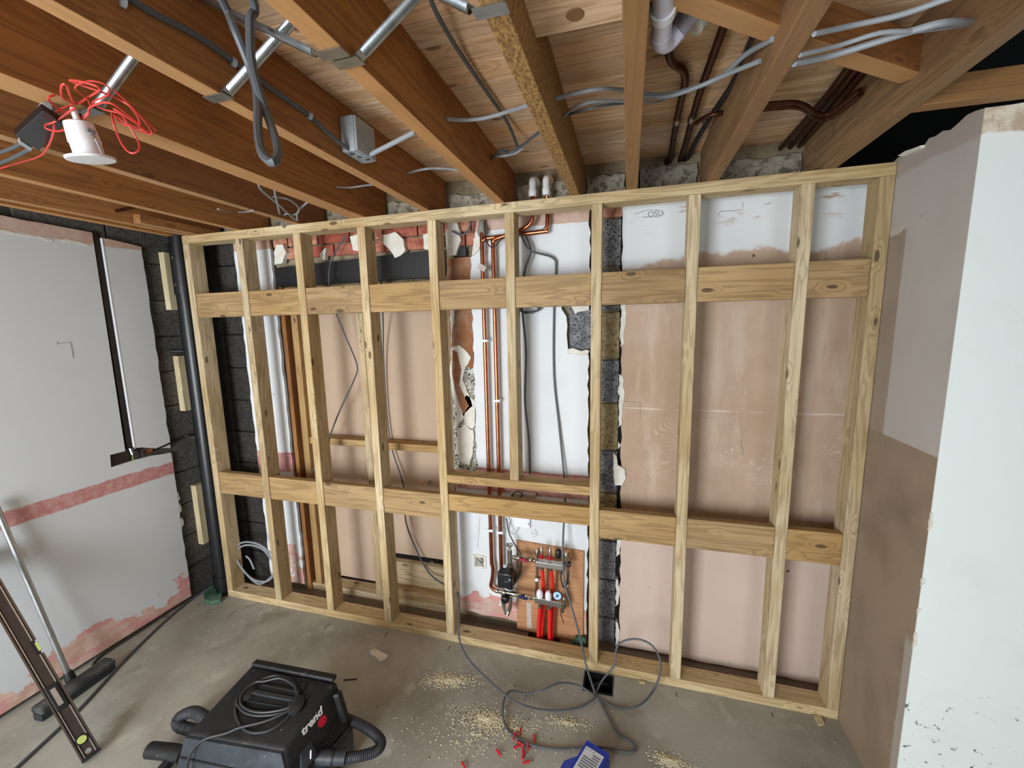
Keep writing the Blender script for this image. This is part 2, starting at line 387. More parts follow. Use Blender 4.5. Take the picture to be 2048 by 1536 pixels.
def jag(pts, amp=.008, step=.03, fixed=()):
    out = []; n = len(pts)
    for i in range(n):
        a, b = pts[i], pts[(i + 1) % n]; L = math.dist(a, b); k = 1 if i in fixed else max(1, int(L / step))
        for j in range(k):
            t = j / k; q = [a[0] + (b[0] - a[0]) * t, a[1] + (b[1] - a[1]) * t]
            if j: q = [q[0] + random.uniform(-amp, amp), q[1] + random.uniform(-amp, amp)]
            out.append(q)
    return out
def slabY(name, pts, y0, th, mat, parent=None, **k):
    return MB().poly([(p[0], y0, p[1]) for p in pts], (0, th, 0)).build(name, mat, parent, **k)
def slabX(name, pts, x0, th, mat, parent=None, **k):
    return MB().poly([(x0, p[0], p[1]) for p in pts], (th, 0, 0)).build(name, mat, parent, **k)
def cable(name, pts, r, mat, label=None, cat='cable', parent=None, flat=None, group=None, n=8, sm=5):
    o = MB().tube([W(*p) if len(p) == 4 else p for p in pts], r, n, sm, flat=flat).build(name, mat, parent, smooth=True)
    if label: tag(o, label, cat, group)
    return o

# ------------------------------------------------------------------ room shell
XL, XR, YB = -.22, 3.6, .235
# floor, cut around the pipe pit behind the frame and the socket pit in front of it
xs = [-.7, 2.10, 2.29, 2.45, 2.60, 7.2]; ys = [-4.7, -.135, -.012, .115, .205, 1.3]
mb = MB()
for i in range(5):
    for j in range(5):
        if (i, j) in ((1, 3), (3, 1)): continue
        mb.box((xs[i], ys[j], -.12), (xs[i + 1], ys[j + 1], 0))
mb.box((-.7, -4.7, -.14), (7.2, 1.3, -.12))
floor = struct(mb.build('floor', M['floor']))
MB().box((2.102, .117, -.119), (2.288, .203, -.1)).build('pit_shade_sheet', M['black'], floor)  # black sheet in place of the shade at the pit bottom
t_ = thing('floor_pit_box', (2.525, -.07, -.118), 'black plastic lined pit in the floor under the frame beside the seventh stud', 'box')
m_ = MB(); m_.box((2.452, -.133, -.118), (2.598, -.014, -.11))
m_.box((2.452, -.133, -.118), (2.457, -.014, .004)); m_.box((2.593, -.133, -.118), (2.598, -.014, .004)); m_.box((2.457, -.019, -.118), (2.593, -.014, .004)); m_.box((2.457, -.133, -.118), (2.593, -.128, .004))
m_.build('liner', M['black_pl'], t_)
MB().tube([(2.47, -.06, -.07), (2.53, -.04, -.04), (2.58, -.03, -.05)], .018, 8, 4).build('duct', M['black_dusty'], t_, smooth=True)
# ceiling: board deck over the joists
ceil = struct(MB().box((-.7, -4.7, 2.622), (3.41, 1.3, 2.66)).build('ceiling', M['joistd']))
y = 1.15
while y > -3.0:
    board('deck_plank', (-.45, y, 2.611 + random.uniform(-.001, .001)), (3.408, y, 2.611), .097, .02, M['deck'], ceil, bev=.0025); y -= .1
for y0, y1 in ((-4.7, -2.98),):
    MB().box((-.45, y0, 2.6), (3.408, y1, 2.62)).build('deck_board_run', M['deck'], ceil)

# back wall
wb = struct(MB().box((-.7, .235, 0), (.48, .5, 2.6)).box((1.61, .235, 0), (3.41, .5, 2.6)).box((.48, .235, 2.09), (1.61, .5, 2.6)).box((3.41, .235, 0), (3.9, .5, 2.37)).build('wall_back', M['mortar']))
struct(MB().box((-.7, 1.28, 0), (7.2, 1.34, 3.1)).box((3.41, -4.7, 3.1), (7.2, 1.34, 3.16)).box((3.35, -4.7, 2.662), (3.41, 1.28, 3.1)).box((7.14, -4.8, 2.6), (7.2, 1.28, 3.1)).box((3.41, -4.86, 2.6), (7.2, -4.8, 3.1)).build('void_blackout', M['black']))  # black shell added round the ceiling void to keep it dark
MB().box((-.24, .226, 0), (.178, .2355, 2.6)).build('sooty_joint_bed', M['black_dusty'], wb)
MB().box((2.59, .222, 0), (2.625, .2355, 2.4)).build('gap_shade_strip', M['black'], wb)  # black strip put in for the shade between blocks and board
def block(x0, x1, z0, z1, mat, name='concrete_block', y0=.216, d=.02):
    return MB().box((x0, y0 + random.uniform(-.002, .002), z0), (x1, y0 + d, z1), .003).build(name, mat, wb)
# sooty blocks in the corner strip, left of the first board
z = 0.0; k = 0
while z < 2.55:
    h = .215 if z + .215 < 2.58 else 2.58 - z
    block(-.235, .172, z, z + h, M['block_black']); z += .225; k += 1
# tall exposed strip between the boards
zs = [(.0, .15, 's'), (.163, .385, 's'), (.395, .62, 's'), (.63, .66, 't'), (.67, .90, 't'), (.91, 1.14, 's'), (1.15, 1.40, 't'), (1.41, 1.63, 's'), (1.64, 1.875, 't'), (1.885, 1.91, 's'), (1.92, 2.09, 's'), (2.105, 2.33, 's')]
for a, b, c in zs: block(2.50, 2.595, a + .002, b, M['block_speck'] if c == 's' else M['block_tan'])
MB().box((2.50, .214, 2.34), (2.60, .236, 2.398), .003).build('brick', M['brick'], wb)
# blocks between the joists at the wall head
for a, b in ((.09, .39), (.5, .8), (.9, 1.18), (1.30, 1.60), (1.68, 2.02), (2.07, 2.36), (2.43, 2.61), (2.68, 2.93), (3.0, 3.35)):
    zt = 2.535 + random.uniform(-.02, .03)
    pts = jag([(a, 2.405), (b, 2.405), (b, zt), (a, zt)], .009, .035, (0,))
    slabY('concrete_block', pts, .213, .022, M['block_grey'], wb)
# brick courses over the lintel
for row, z0 in enumerate((2.258, 2.333)):
    x = .475 - (.11 if row else 0)
    while x < 1.62:
        a, b = max(x, .475), min(x + .215, 1.64)
        if b - a > .03: MB().box((a, .212 + random.uniform(-.004, .003), z0), (b, .235, z0 + .065), .004).build('brick', M['brick'], wb)
        x += .225
    for a, b in ((1.65, 1.715), (1.725, 1.80), (1.81, 1.86)) if row else ((1.70, 1.765), (1.775, 1.83)):
        MB().box((a, .212, z0), (b, .235, z0 + .065), .004).build('brick', M['brick'], wb)
# lintel
MB().poly([(.488, .188, 2.092), (1.64, .188, 2.098), (1.64, .188, 2.245), (.488, .188, 2.205)], (0, .16, 0)).build('lintel', M['lintel'], wb, label='perforated black steel lintel')
MB().box((1.70, .20, 2.20), (1.775, .23, 2.25)).build('lintel_end', M['lintel'], wb)
# plaster lumps left on the bricks
for pts in ([(766, 470), (790, 464), (806, 478), (811, 500), (800, 512), (790, 516), (780, 500), (766, 488)], [(552, 490), (566, 489), (573, 505), (566, 525), (550, 530), (548, 505)],
            [(700, 473), (716, 468), (726, 480), (722, 502), (706, 500)], [(846, 470), (858, 466), (858, 500), (848, 498)], [(897, 440), (915, 446), (922, 480), (912, 510), (899, 512), (892, 480)],
            [(947, 478), (958, 470), (965, 484), (953, 505), (944, 512), (946, 494)], [(640, 508), (652, 495), (650, 520), (642, 520)]):
    q = [W(a, b, 1, .186) for a, b in pts]; slabY('plaster_lump', jag([(v.x, v.z) for v in q], .004, .02), .183, .03, M['plaster_white'], wb)
# boards on the back wall
pb = slabY('plasterboard', jag([(.178, .045), (.468, .035), (.462, 2.42), (.175, 2.44)], .005, .05, (2,)), .195, .02, M['paintB'], wb)
pb = slabY('plasterboard', jag([(1.66, .07), (1.80, .045), (1.95, .055), (2.44, .02), (2.445, .9), (2.44, 1.66), (2.335, 1.665), (2.325, 1.86), (2.30, 1.90), (2.305, 1.99), (2.447, 1.99), (2.44, 2.44), (1.85, 2.44), (1.82, 2.2), (1.803, 2.19), (1.80, .93), (1.66, .93)], .006, .04, (12, 16)), .195, .02, M['paintB'], wb)
slabY('plasterboard', jag([(2.625, .012), (3.6, .0), (3.6, 2.44), (2.60, 2.44)], .005, .05, (1, 2)), .195, .02, M['skim'], wb)
# knocked-out hole beside the seventh stud
MB().box((2.335, .225, 1.64), (2.45, .236, 1.995)).build('block_face', M['block_speck'], wb)
q = jag([(2.31, 1.985), (2.37, 1.87), (2.44, 1.89), (2.445, 2.0), (2.31, 2.0)], .008, .02); slabY('plaster_lump', q, .2, .02, M['plaster_white'], wb)
q = jag([(2.30, 1.665), (2.44, 1.60), (2.445, 1.68), (2.33, 1.69)], .008, .02); slabY('plaster_lump', q, .198, .02, M['plaster_white'], wb)
# chased strip left of the copper pipes: brown plaster, mouldy block, peeled edges
slabY('plaster_patch', jag([(1.655, 1.60), (1.80, 1.58), (1.80, 2.195), (1.655, 2.19)], .006, .03), .206, .028, M['plaster_brown'], wb)
MB().box((1.655, .212, .93), (1.80, .235, 1.60)).build('block_face', M['mould'], wb)
for pts in ([(903, 695), (918, 690), (935, 705), (942, 715), (930, 735), (925, 760), (938, 790), (945, 812), (930, 825), (925, 840), (915, 848), (908, 850), (914, 830), (905, 790), (900, 750)],
            [(932, 790), (948, 800), (950, 850), (942, 860), (932, 850), (922, 812)], [(915, 860), (930, 848), (946, 860), (948, 890), (940, 930), (922, 925), (912, 900)], [(903, 690), (909, 620), (906, 600), (900, 620)]):
    q = [W(a, b, 1, .2) for a, b in pts]; slabY('peeled_plaster', jag([(v.x, v.z) for v in q], .004, .02), .199, .016, M['plaster_white'], wb)
q = [W(a, b, 1, .196) for a, b in [(905, 700), (914, 705), (922, 740), (918, 770), (932, 800), (938, 812), (926, 828), (920, 812), (910, 780), (904, 745)]]
slabY('peeled_plaster', [(v.x, v.z) for v in q], .195, .006, M['plaster_brown'], wb)
# plaster smears right of the block strip
for a, b, c, d in ((2.600, 1.70, 2.625, 1.95), (2.598, 1.28, 2.622, 1.56), (2.598, 1.16, 2.615, 1.2), (2.598, .55, 2.622, .68), (2.598, .25, 2.62, .42), (2.60, .0, 2.622, .16)):
    slabY('plaster_lump', jag([(a, b), (c - .006, b + .02), (c, (b + d) / 2), (c - .008, d - .01), (a, d)], .007, .022), .193, .03, M['plaster_white'], wb)
q = [W(a, b, 1, .19) for a, b in [(1226, 905), (1233, 912), (1235, 930), (1250, 938), (1252, 955), (1244, 970), (1230, 970), (1227, 950)]]
slabY('plaster_lump', jag([(v.x, v.z) for v in q], .003, .02), .185, .02, M['plaster_white'], wb)
# pencil writing
def stroke(pts, parent, w_=.0022, mat='pencil', ax=1, val=.1935, name='pencil_mark'):
    MB().tube([W(a, b, ax, val) for a, b in pts], w_ / 2, 4, 0).build(name, M[mat], parent)
def text(body, size, name, mat, parent, mw, ext=.0003, shear=0, off=0):
    cu = bpy.data.curves.new(name, 'FONT'); cu.body = body; cu.size = size; cu.extrude = ext; cu.shear = shear; cu.offset = off; cu.align_x = 'CENTER'; cu.align_y = 'CENTER'
    o = bpy.data.objects.new(name, cu); sc.collection.objects.link(o)
    me = bpy.data.meshes.new_from_object(o.evaluated_get(bpy.context.evaluated_depsgraph_get())); bpy.data.objects.remove(o)
    me.materials.clear(); me.materials.append(mat); o = bpy.data.objects.new(name, me); sc.collection.objects.link(o)
    wl = Vector((0, 0, 0)); q = parent
    while q: wl += q.location; q = q.parent
    mw = mw.copy(); mw.translation = mw.translation - wl; o.parent = parent; o.matrix_local = mw; return o
c_ = W(1311, 428, 1, .194)
text('OSU', .036, 'pencil_writing', M['pencil'], wb, Matrix.Translation(c_) @ Matrix.Rotation(PI / 2, 4, 'X'))
stroke([(1270, 428), (1296, 420), (1320, 420), (1328, 428), (1316, 434), (1284, 434)], wb); stroke([(1486, 405), (1485, 420), (1440, 423), (1437, 430)], wb)
stroke([(1063, 1062), (1063, 1068), (1072, 1066)], wb); stroke([(1070, 1058), (1076, 1070), (1066, 1074)], wb); stroke([(960, 1035), (955, 1095)], wb, .0015); stroke([(1280, 842), (1280, 805), (1240, 802)], wb, .0015)
stroke([(1482, 880), (1486, 910)], wb)

# doorway infill: studs, rails and board set inside the opening
inf = thing('doorway_infill_frame', (1.045, .27, 0), 'smaller timber frame filling the old doorway behind the left half of the stud wall', 'frame')
for x, y0, mat in ((.575, .215, 'stud2'), (1.06, .215, 'stud'), (1.585, .22, 'stud2')):
    board('stud', (x, y0 + .047, .045), (x, y0 + .047, 2.088), .047, .094, M[mat], inf, up=(0, 1, 0))
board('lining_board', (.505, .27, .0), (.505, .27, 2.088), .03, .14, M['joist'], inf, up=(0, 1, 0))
board('bottom_plate', (.49, .265, .0225), (1.61, .265, .0225), .10, .045, M['stud'], inf)
board('top_plate', (.522, .262, 2.066), (1.56, .262, 2.066), .09, .04, M['stud'], inf)
board('rail', (.60, .27, 1.085), (1.035, .27, 1.085), .09, .045, M['stud2'], inf); board('rail', (1.085, .27, 1.08), (1.56, .27, 1.08), .09, .045, M['stud2'], inf)
board('rail', (1.085, .305, .16), (1.56, .305, .16), .045, .20, M['stud'], inf); board('rail', (1.085, .25, .075), (1.56, .25, .075), .07, .06, M['stud2'], inf)
MB().box((.52, .330, .05), (1.045, .342, 2.09)).build('plasterboard', M['board_beige'], inf)
MB().box((1.048, .330, .29), (1.61, .342, 2.09)).build('plasterboard', M['board_beige'], inf)
for px, py in ((860, 963), (866, 1124)):
    c_ = W(px, py, 1, .325); m_ = MB()
    for k in range(5): a = random.random() * 6.28; m_.tube([c_, c_ + Vector((math.cos(a) * .016, -.012, math.sin(a) * .016))], .0025, 5, 0)
    m_.build('board_anchor', M['galv'], inf)

# ------------------------------------------------------------------ left wall
wl_ = struct(MB().box((-.30, -4.7, 0), (-.24, .5, 2.6)).build('wall_left', M['block_dark']))
z = 0.0; k = 0
while z < 2.58:
    a = -.40 if k % 2 else -.25; h = min(.215, 2.59 - z)
    for y0, y1 in ((-.62, a - .005), (a + .005, .215)):
        MB().box((-.245, y0, z), (-.228 + random.uniform(-.002, .002), y1, z + h), .003).build('concrete_block', M['block_dark'], wl_)
    z += .225; k += 1
# big board with the vertical chase and the socket cut-out
L1 = [(-4.68, .035), (-.093, .03), (-.09, 1.045), (-.20, 1.06), (-.295, 1.062), (-.415, 1.058), (-.41, 1.131), (-.335, 1.131), (-.326, 2.372), (-.8, 2.385), (-4.68, 2.39)]
slabX('plasterboard', jag(L1, .003, .05, (3, 4, 5, 6, 7, 9, 10, 0)), -.228, .018, M['paintL'], wl_)
slabX('plasterboard', jag([(-.285, 1.135), (-.09, 1.075), (-.09, 2.335), (-.28, 2.352)], .004, .04, (3,)), -.228, .018, M['paintL'], wl_)
MB().box((-.232, -.326, 1.13), (-.227, -.285, 2.38)).build('chase_back', M['black_dusty'], wl_)
MB().bar((-.222, -.312, 1.14), (-.222, -.312, 2.38), .016, .012, up=(1, 0, 0)).build('conduit_capping', M['brown_alu'], wl_)
MB().box((-.232, -.287, 1.13), (-.2085, -.283, 2.35)).build('capping_edge', M['white_pl'], wl_)
# torn paper edges
for a, b in ((-.70, -.50), (-.47, -.35)):
    slabX('torn_paper', jag([(a, 2.305), (b, 2.296), (b, 2.302), (a + .03, 2.318)], .004, .02), -.211, .003, M['plaster_white'], wl_)
for z0 in (.62, .52, .7): slabX('torn_paper', jag([(-.094, z0), (-.075, z0 + .02), (-.08, z0 + .07), (-.094, z0 + .06)], .003, .02), -.226, .014, M['plaster_white'], wl_)
# metal box, cables in the cut-out
t_ = thing('back_box', (-.225, -.36, 1.06), 'galvanised back box with loose wires in the left wall chase', 'electrical box')
MB().box((-.2265, -.412, 1.06), (-.224, -.31, 1.13)).build('plate', M['brown_alu'], t_)
MB().tube([(-.215, -.305, 1.14), (-.21, -.30, 1.10)], .01, 10, 0).build('gland', M['galv'], t_)
cable('wire', [(-.212, -.30, 1.10), (-.2, -.26, 1.085), (-.195, -.20, 1.075), (-.19, -.165, 1.07)], .0025, M['cableb'], parent=t_)
cable('wire', [(-.212, -.30, 1.10), (-.2, -.31, 1.08), (-.195, -.31, 1.06)], .002, M['vial'], parent=t_)
MB().box((-.221, -.235, 1.085), (-.205, -.195, 1.105), .002).build('terminal', M['copper'], t_)
cable('black_flex', [(-.214, -.19, 1.09), (-.212, -.10, 1.105), (-.205, 0, 1.13), (-.16, .02, 1.12), (-.12, .055, 1.10)], .007, M['cableb'], 'short black flex running from the left wall chase behind the black pipe')
stroke([(113, 683), (115, 688), (140, 684), (144, 700), (146, 716)], wl_, .002, ax=0, val=-.209)
# little battens packed against the blocks
for i, (y0, z0, z1, lab) in enumerate(((.02, 1.962, 2.32, 'topmost short timber batten fixed on the dark blocks left of the black pipe'), (.02, 1.30, 1.665, 'middle short timber batten fixed on the dark blocks left of the black pipe'), (.02, .35, .778, 'lowest short timber batten fixed on the dark blocks left of the black pipe'))):
    o = board('batten', (-.205, .05, z0), (-.205, .05, z1), .045, .075, M['raw'], up=(0, 1, 0), bev=.002); tag(o, lab, 'batten', 'battens on the block strip')
# waste pipe in the corner
t_ = thing('soil_pipe', (-.058, 0, 0), 'tall black plastic soil pipe rising in the corner left of the stud wall', 'pipe')
MB().tube([(-.062, .03, 0), (-.062, .03, 2.6)], .053, 24, 0).build('barrel', M['black_pl'], t_, smooth=True)
MB().tube([(-.062, .03, .06), (-.062, .03, .14)], .06, 24, 0).build('collar', M['black_pl'], t_, smooth=True)
MB().tube([(-.062, .03, 2.05), (-.062, .03, 2.36)], .059, 24, 0).build('socket', M['black_pl'], t_, smooth=True)
MB().tube([(-.10, .0, 1.70), (-.165, -.03, 1.70)], .013, 12, 0).build('branch_stub', M['black_pl'], t_, smooth=True)
for z0 in (2.1, 2.11, 2.27): MB().lathe((-.062 + .035 * (1 if z0 > 2.105 else -1) * .3, -.03, z0), (0, -1, 0), [(0, .006), (.005, .006)], 10).build('screw', M['chrome'], t_)
o = MB().poly([(v.x, v.y, 0.0) for v in [W(a, b, 2, 0) for a, b in [(408, 1196), (425, 1178), (446, 1190), (442, 1206), (425, 1211), (410, 1207)]]], (0, 0, .03)).build('membrane_scrap', M['green']); tag(o, 'crumpled green membrane scrap on the floor at the foot of the black soil pipe', 'scrap')
o = slabY('membrane_upstand', jag([(2.36, .0), (2.44, .0), (2.44, .05), (2.38, .045)], .004, .02), .15, .02, M['green']); tag(o, 'green membrane showing behind the bottom plate under the plywood board', 'scrap')

# ------------------------------------------------------------------ right wall and front face
wr = struct(MB().poly([(3.6, .235, 0), (3.6, .235, 2.37), (3.6, 0, 2.415)] + [(3.6, -.392 * (i / 12), 2.405 + random.uniform(-.012, .012)) for i in range(1, 12)] + [(3.6, -.392, 2.405), (3.6, -.392, 0)], (.06, 0, 0)).build('wall_right', M['rwall']))
MB().poly([(3.6, -.395, 0), (3.6, -.395, 2.405), (3.661, -.395, 2.405), (3.661, -.395, 0)], (0, .0028, 0)).build('corner_face', M['fwall'], wr)
q = [W(a, b, 0, 3.597) for a, b in [(1801, 311), (1815, 302), (1838, 294), (1848, 290), (1846, 296), (1830, 304), (1812, 312)]]
slabX('torn_paper', [(v.y, v.z) for v in q], 3.588, .02, M['plaster_white'], wr)
q = [W(a, b, 0, 3.6) for a, b in [(1780, 462), (1843, 428), (1846, 432), (1812, 452), (1798, 468), (1782, 474)]]
slabX('filler_streak', [(v.y, v.z) for v in q], 3.5985, .003, M['board_edge'], wr)
wf = struct(MB().poly([(3.661, -.395, 0), (3.661, -.395, 2.405), (3.75, -.395, 2.41), (3.9, -.395, 2.40), (4.3, -.395, 2.405), (7.2, -.395, 2.41), (7.2, -.395, 0)], (0, .06, 0)).build('wall_front', M['fwall']))
for z0, z1 in ((1.13, 1.19), (.93, .96), (.83, .85), (.70, .76)):
    slabY('plaster_lump', jag([(3.597, z0), (3.604, z0 + .01), (3.606, z0 + .02), (3.603, z1), (3.598, z1)], .0015, .01), -.398, .006, M['plaster_white'], wf)
# the rest of the room, behind the camera
struct(MB().box((7.14, -4.7, 0), (7.2, .0, 2.6)).build('wall_side', M['plaster_brown']))
struct(MB().box((-.3, -4.11, 0), (.35, -4.05, 2.6)).box((1.65, -4.11, 0), (3.7, -4.05, 2.6)).box((4.7, -4.11, 0), (7.2, -4.05, 2.6)).box((3.7, -4.11, 0), (4.7, -4.05, .7)).box((3.7, -4.11, 1.95), (4.7, -4.05, 2.6)).box((.35, -4.11, 2.1), (1.65, -4.05, 2.6)).build('wall_rear', M['fwall']))

# ------------------------------------------------------------------ joists
JX = [(-.09, -.043, 'joist', 'brown softwood joist running right along the left wall top'), (.02, .066, 'joist', 'second brown softwood joist from the left wall'),
      (.41, .457, 'joist', 'third brown softwood joist from the left wall'), (.83, .876, 'joist', 'fourth brown softwood joist from the left wall, left of the red cable'),
      (1.20, 1.29, 'joist', 'wide brown joist with the red cable tangle around it'), (1.618, 1.665, 'joist', 'brown joist with the grey junction box on its side'),
      (2.01, 2.058, 'joist', 'brown joist ending just left of the two white pipe elbows'), (2.368, 2.414, 'coarse', 'rough sawn joist with coarse speckled underside'),
      (2.617, 2.666, 'joistd', 'joist running straight back left of the white waste pipe'), (2.943, 2.99, 'joistd', 'joist between the two groups of dark copper pipes'),
      (3.358, 3.406, 'joistd', 'joist nearest the white wall on the right')]
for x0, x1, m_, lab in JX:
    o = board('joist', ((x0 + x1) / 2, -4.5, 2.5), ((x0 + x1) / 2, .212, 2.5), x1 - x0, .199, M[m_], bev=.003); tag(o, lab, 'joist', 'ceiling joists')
JX7 = None
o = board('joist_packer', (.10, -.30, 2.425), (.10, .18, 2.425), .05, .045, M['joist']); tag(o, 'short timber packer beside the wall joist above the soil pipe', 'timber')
o = board('noggin', (2.414, -1.16, 2.52), (2.617, -1.16, 2.52), .50, .04, M['deck'], bev=.002); tag(o, 'pale flat blocking with a big dark knot between two joists at the top', 'timber')
v = W(1150, 30, 2, 2.4985)
bpy.context.view_layer.update()
kn_ = MB().lathe(v, (0, 0, -1), [(0, .020), (.001, .019), (.0015, .013)], 18).build('knot', M['joistd']); kn_.parent = o; kn_.matrix_parent_inverse = o.matrix_local.inverted()
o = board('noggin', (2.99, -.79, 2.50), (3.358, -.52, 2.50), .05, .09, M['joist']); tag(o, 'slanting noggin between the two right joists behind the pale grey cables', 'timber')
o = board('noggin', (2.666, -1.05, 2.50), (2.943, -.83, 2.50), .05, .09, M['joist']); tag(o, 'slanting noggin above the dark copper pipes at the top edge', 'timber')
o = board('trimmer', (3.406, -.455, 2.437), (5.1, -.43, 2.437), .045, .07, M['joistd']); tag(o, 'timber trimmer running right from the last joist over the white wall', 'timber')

# ------------------------------------------------------------------ main stud wall
fr = thing('stud_wall_frame', (1.8, .047, 0), 'large new treated timber stud wall frame standing across the room', 'frame')
D = .095; yc = D / 2
board('top_plate', (0, yc, 2.3765), (3.598, yc, 2.3765), D, .047, M['stud'], fr)
board('bottom_plate', (0, yc, .0235), (3.598, yc, .0235), D, .047, M['stud'], fr)
SX = [.0245, .438, .8475, 1.262, 1.674, None, 2.492, 2.900, 3.3145, 3.574]
top6 = 2.0805
for i, x in enumerate(SX):
    if x is None: continue
    board('stud', (x, yc, .047), (x, yc, 2.353), .047, D, M['stud'], fr, up=(0, 1, 0))
board('stud', (top6, yc, 1.018), (top6, yc, 2.353), .047, D, M['stud'], fr, up=(0, 1, 0))
e = [x for x in SX if x is not None]
up_e = sorted(e + [top6])
for a, b in zip(up_e[:-1], up_e[1:]):
    board('noggin', (a + .0235, .0275, 1.98), (b - .0235, .0275, 1.98), .045, .148, M['stud2'], fr, bev=.006)
for a, b in zip(e[:-1], e[1:]):
    if a == 1.674: board('noggin', (a + .0235, .0275, .857), (b - .0235, .0275, .857), .045, .096, M['stud2'], fr, bev=.004)
    else: board('noggin', (a + .0235, .0275, .825), (b - .0235, .0275, .825), .045, .148, M['stud2'], fr, bev=.006)
board('sill', (1.6975, yc, .995), (2.4685, yc, .995), D, .045, M['stud2'], fr)

# ------------------------------------------------------------------ copper pipes behind the frame
yp = .155
def PY(px, py, y_=yp): return W(px, py, 1, y_)
t_ = thing('copper_pipe', (1.89, yp, .3), 'left copper pipe of the pair dropping behind the frame to the heating pump', 'pipe', 'copper pipes')
a = PY(1100, 462); b = PY(976, 479)
MB().tube([(2.237, .13, 2.50), (2.237, yp, 2.42), (2.237, yp, a.z + .03), (2.22, yp, a.z + .004), (a.x - .03, yp, a.z)] + [(1.93, yp, a.z - .01), (1.905, yp, a.z - .014), (1.888, yp, a.z - .03), (1.886, yp, a.z - .06), (1.886, yp, 1.2), (1.887, yp, .42)], .0112, 12, 3).build('barrel', M['copper'], t_, smooth=True)
q = [PY(986, 1140), PY(984, 1160), PY(982, 1172), PY(990, 1180), PY(1003, 1184)]
MB().tube([(1.887, yp, .44)] + q, .0112, 12, 3).build('tail', M['copper'], t_, smooth=True)
t2 = thing('copper_pipe', (1.947, yp, .5), 'right copper pipe of the pair dropping behind the frame into the pump top', 'pipe', 'copper pipes')
MB().tube([(2.168, .13, 2.50), (2.168, .13, 2.40), (2.16, .13, 2.33), (2.11, .135, 2.30), (2.05, .14, 2.285), (1.98, .145, 2.27), (1.955, .15, 2.262), (1.947, yp, 2.24), (1.947, yp, 2.19), (1.947, yp, 1.1), (1.946, yp, .41)], .0112, 12, 3).build('barrel', M['copper'], t2, smooth=True)
for par, x, zs_ in ((t_, 1.887, (1.74, .64)), (t2, 1.947, (1.41, .635))):
    for z0 in zs_:
        MB().box((x - .018, yp - .014, z0 - .007), (x + .018, .195, z0 + .007), .003).build('pipe_clip', M['white_pl'], par)
for x, lab in ((2.168, 'left white push-fit elbow on the copper pipe above the top plate'), (2.237, 'right white push-fit elbow on the copper pipe above the top plate')):
    tt = thing('pipe_elbow', (x, .13, 2.45), lab, 'pipe fitting', 'white push-fit elbows')
    MB().lathe((x, .13, 2.45), (0, 0, 1), [(0, .017), (.005, .02), (.03, .02), (.035, .017), (.06, .017)], 18).build('socket', M['white_pl'], tt, smooth=True)
    MB().tube([(x, .13, 2.505), (x, .135, 2.525), (x + .004, .165, 2.535), (x + .004, .215, 2.535)], .0175, 16, 4).build('bend', M['white_pl'], tt, smooth=True)
    MB().lathe((x + .004, .17, 2.535), (0, 1, 0), [(0, .021), (.03, .021)], 18).build('collar', M['white_pl'], tt, smooth=True)
o = MB().lathe(PY(965, 476, .17), (0, 0, 1), [(0, .004), (.01, .02), (.03, .028), (.06, .02), (.09, .014), (.16, .015)], 14).build('pipe_sock', M['sock'], smooth=True); tag(o, 'dirty grey fibrous sock around a pipe stub above the copper elbow', 'sleeve')
# dark cables behind the frame
for pts, r, m_, lab in (([(1046, 462, 1, .16), (1062, 500, 1, .15), (1050, 540, 1, .14), (1043, 600, 1, .17), (1052, 700, 1, .18), (1050, 800, 1, .18), (1058, 880, 1, .18), (1060, 948, 1, .17)], .006, 'cabled', 'thick dark cable hanging down the white wall right of the sixth stud'),
                   ([(1040, 465, 1, .13), (1060, 500, 1, .14), (1105, 515, 1, .17), (1112, 540, 1, .18), (1108, 620, 1, .185), (1108, 750, 1, .185), (1118, 850, 1, .18), (1128, 950, 1, .16), (1130, 1010, 1, .13), (1126, 1080, 1, .11), (1128, 1160, 1, .06), (1142, 1210, 1, .02), (1160, 1275, 1, -.03), (1172, 1330, 1, -.06), (1190, 1386, 2, .02)], .0055, 'cabled', 'long grey cable hanging past the manifold down to the floor pit'),
                   ([(692, 470, 1, .17), (668, 510, 1, .15), (658, 545, 1, .13), (663, 600, 1, .13), (690, 670, 1, .2), (714, 730, 1, .22), (708, 760, 1, .22), (680, 820, 1, .2), (662, 866, 1, .22), (650, 900, 1, .2), (622, 948, 1, .12)], .0045, 'cabled', 'dark cable zigzagging down the left half of the frame'),
                   ([(762, 560, 1, .13), (766, 640, 1, .25), (768, 740, 1, .3), (780, 880, 1, .3), (808, 975, 1, .28), (812, 1045, 1, .28), (840, 1115, 1, .28), (862, 1150, 1, .24), (890, 1170, 1, .15), (915, 1185, 1, .07), (918, 1230, 1, -.03), (918, 1275, 1, -.1), (935, 1315, 2, .07), (975, 1358, 2, .06), (1030, 1403, 2, .05), (1090, 1420, 2, .02), (1150, 1417, 2, .012), (1185, 1400, 2, .012), (1195, 1390, 2, .01)], .005, 'cabled', 'long grey cable swinging out of the doorway bay to the floor pit')):
    cable('cable', pts, r, M[m_], lab)
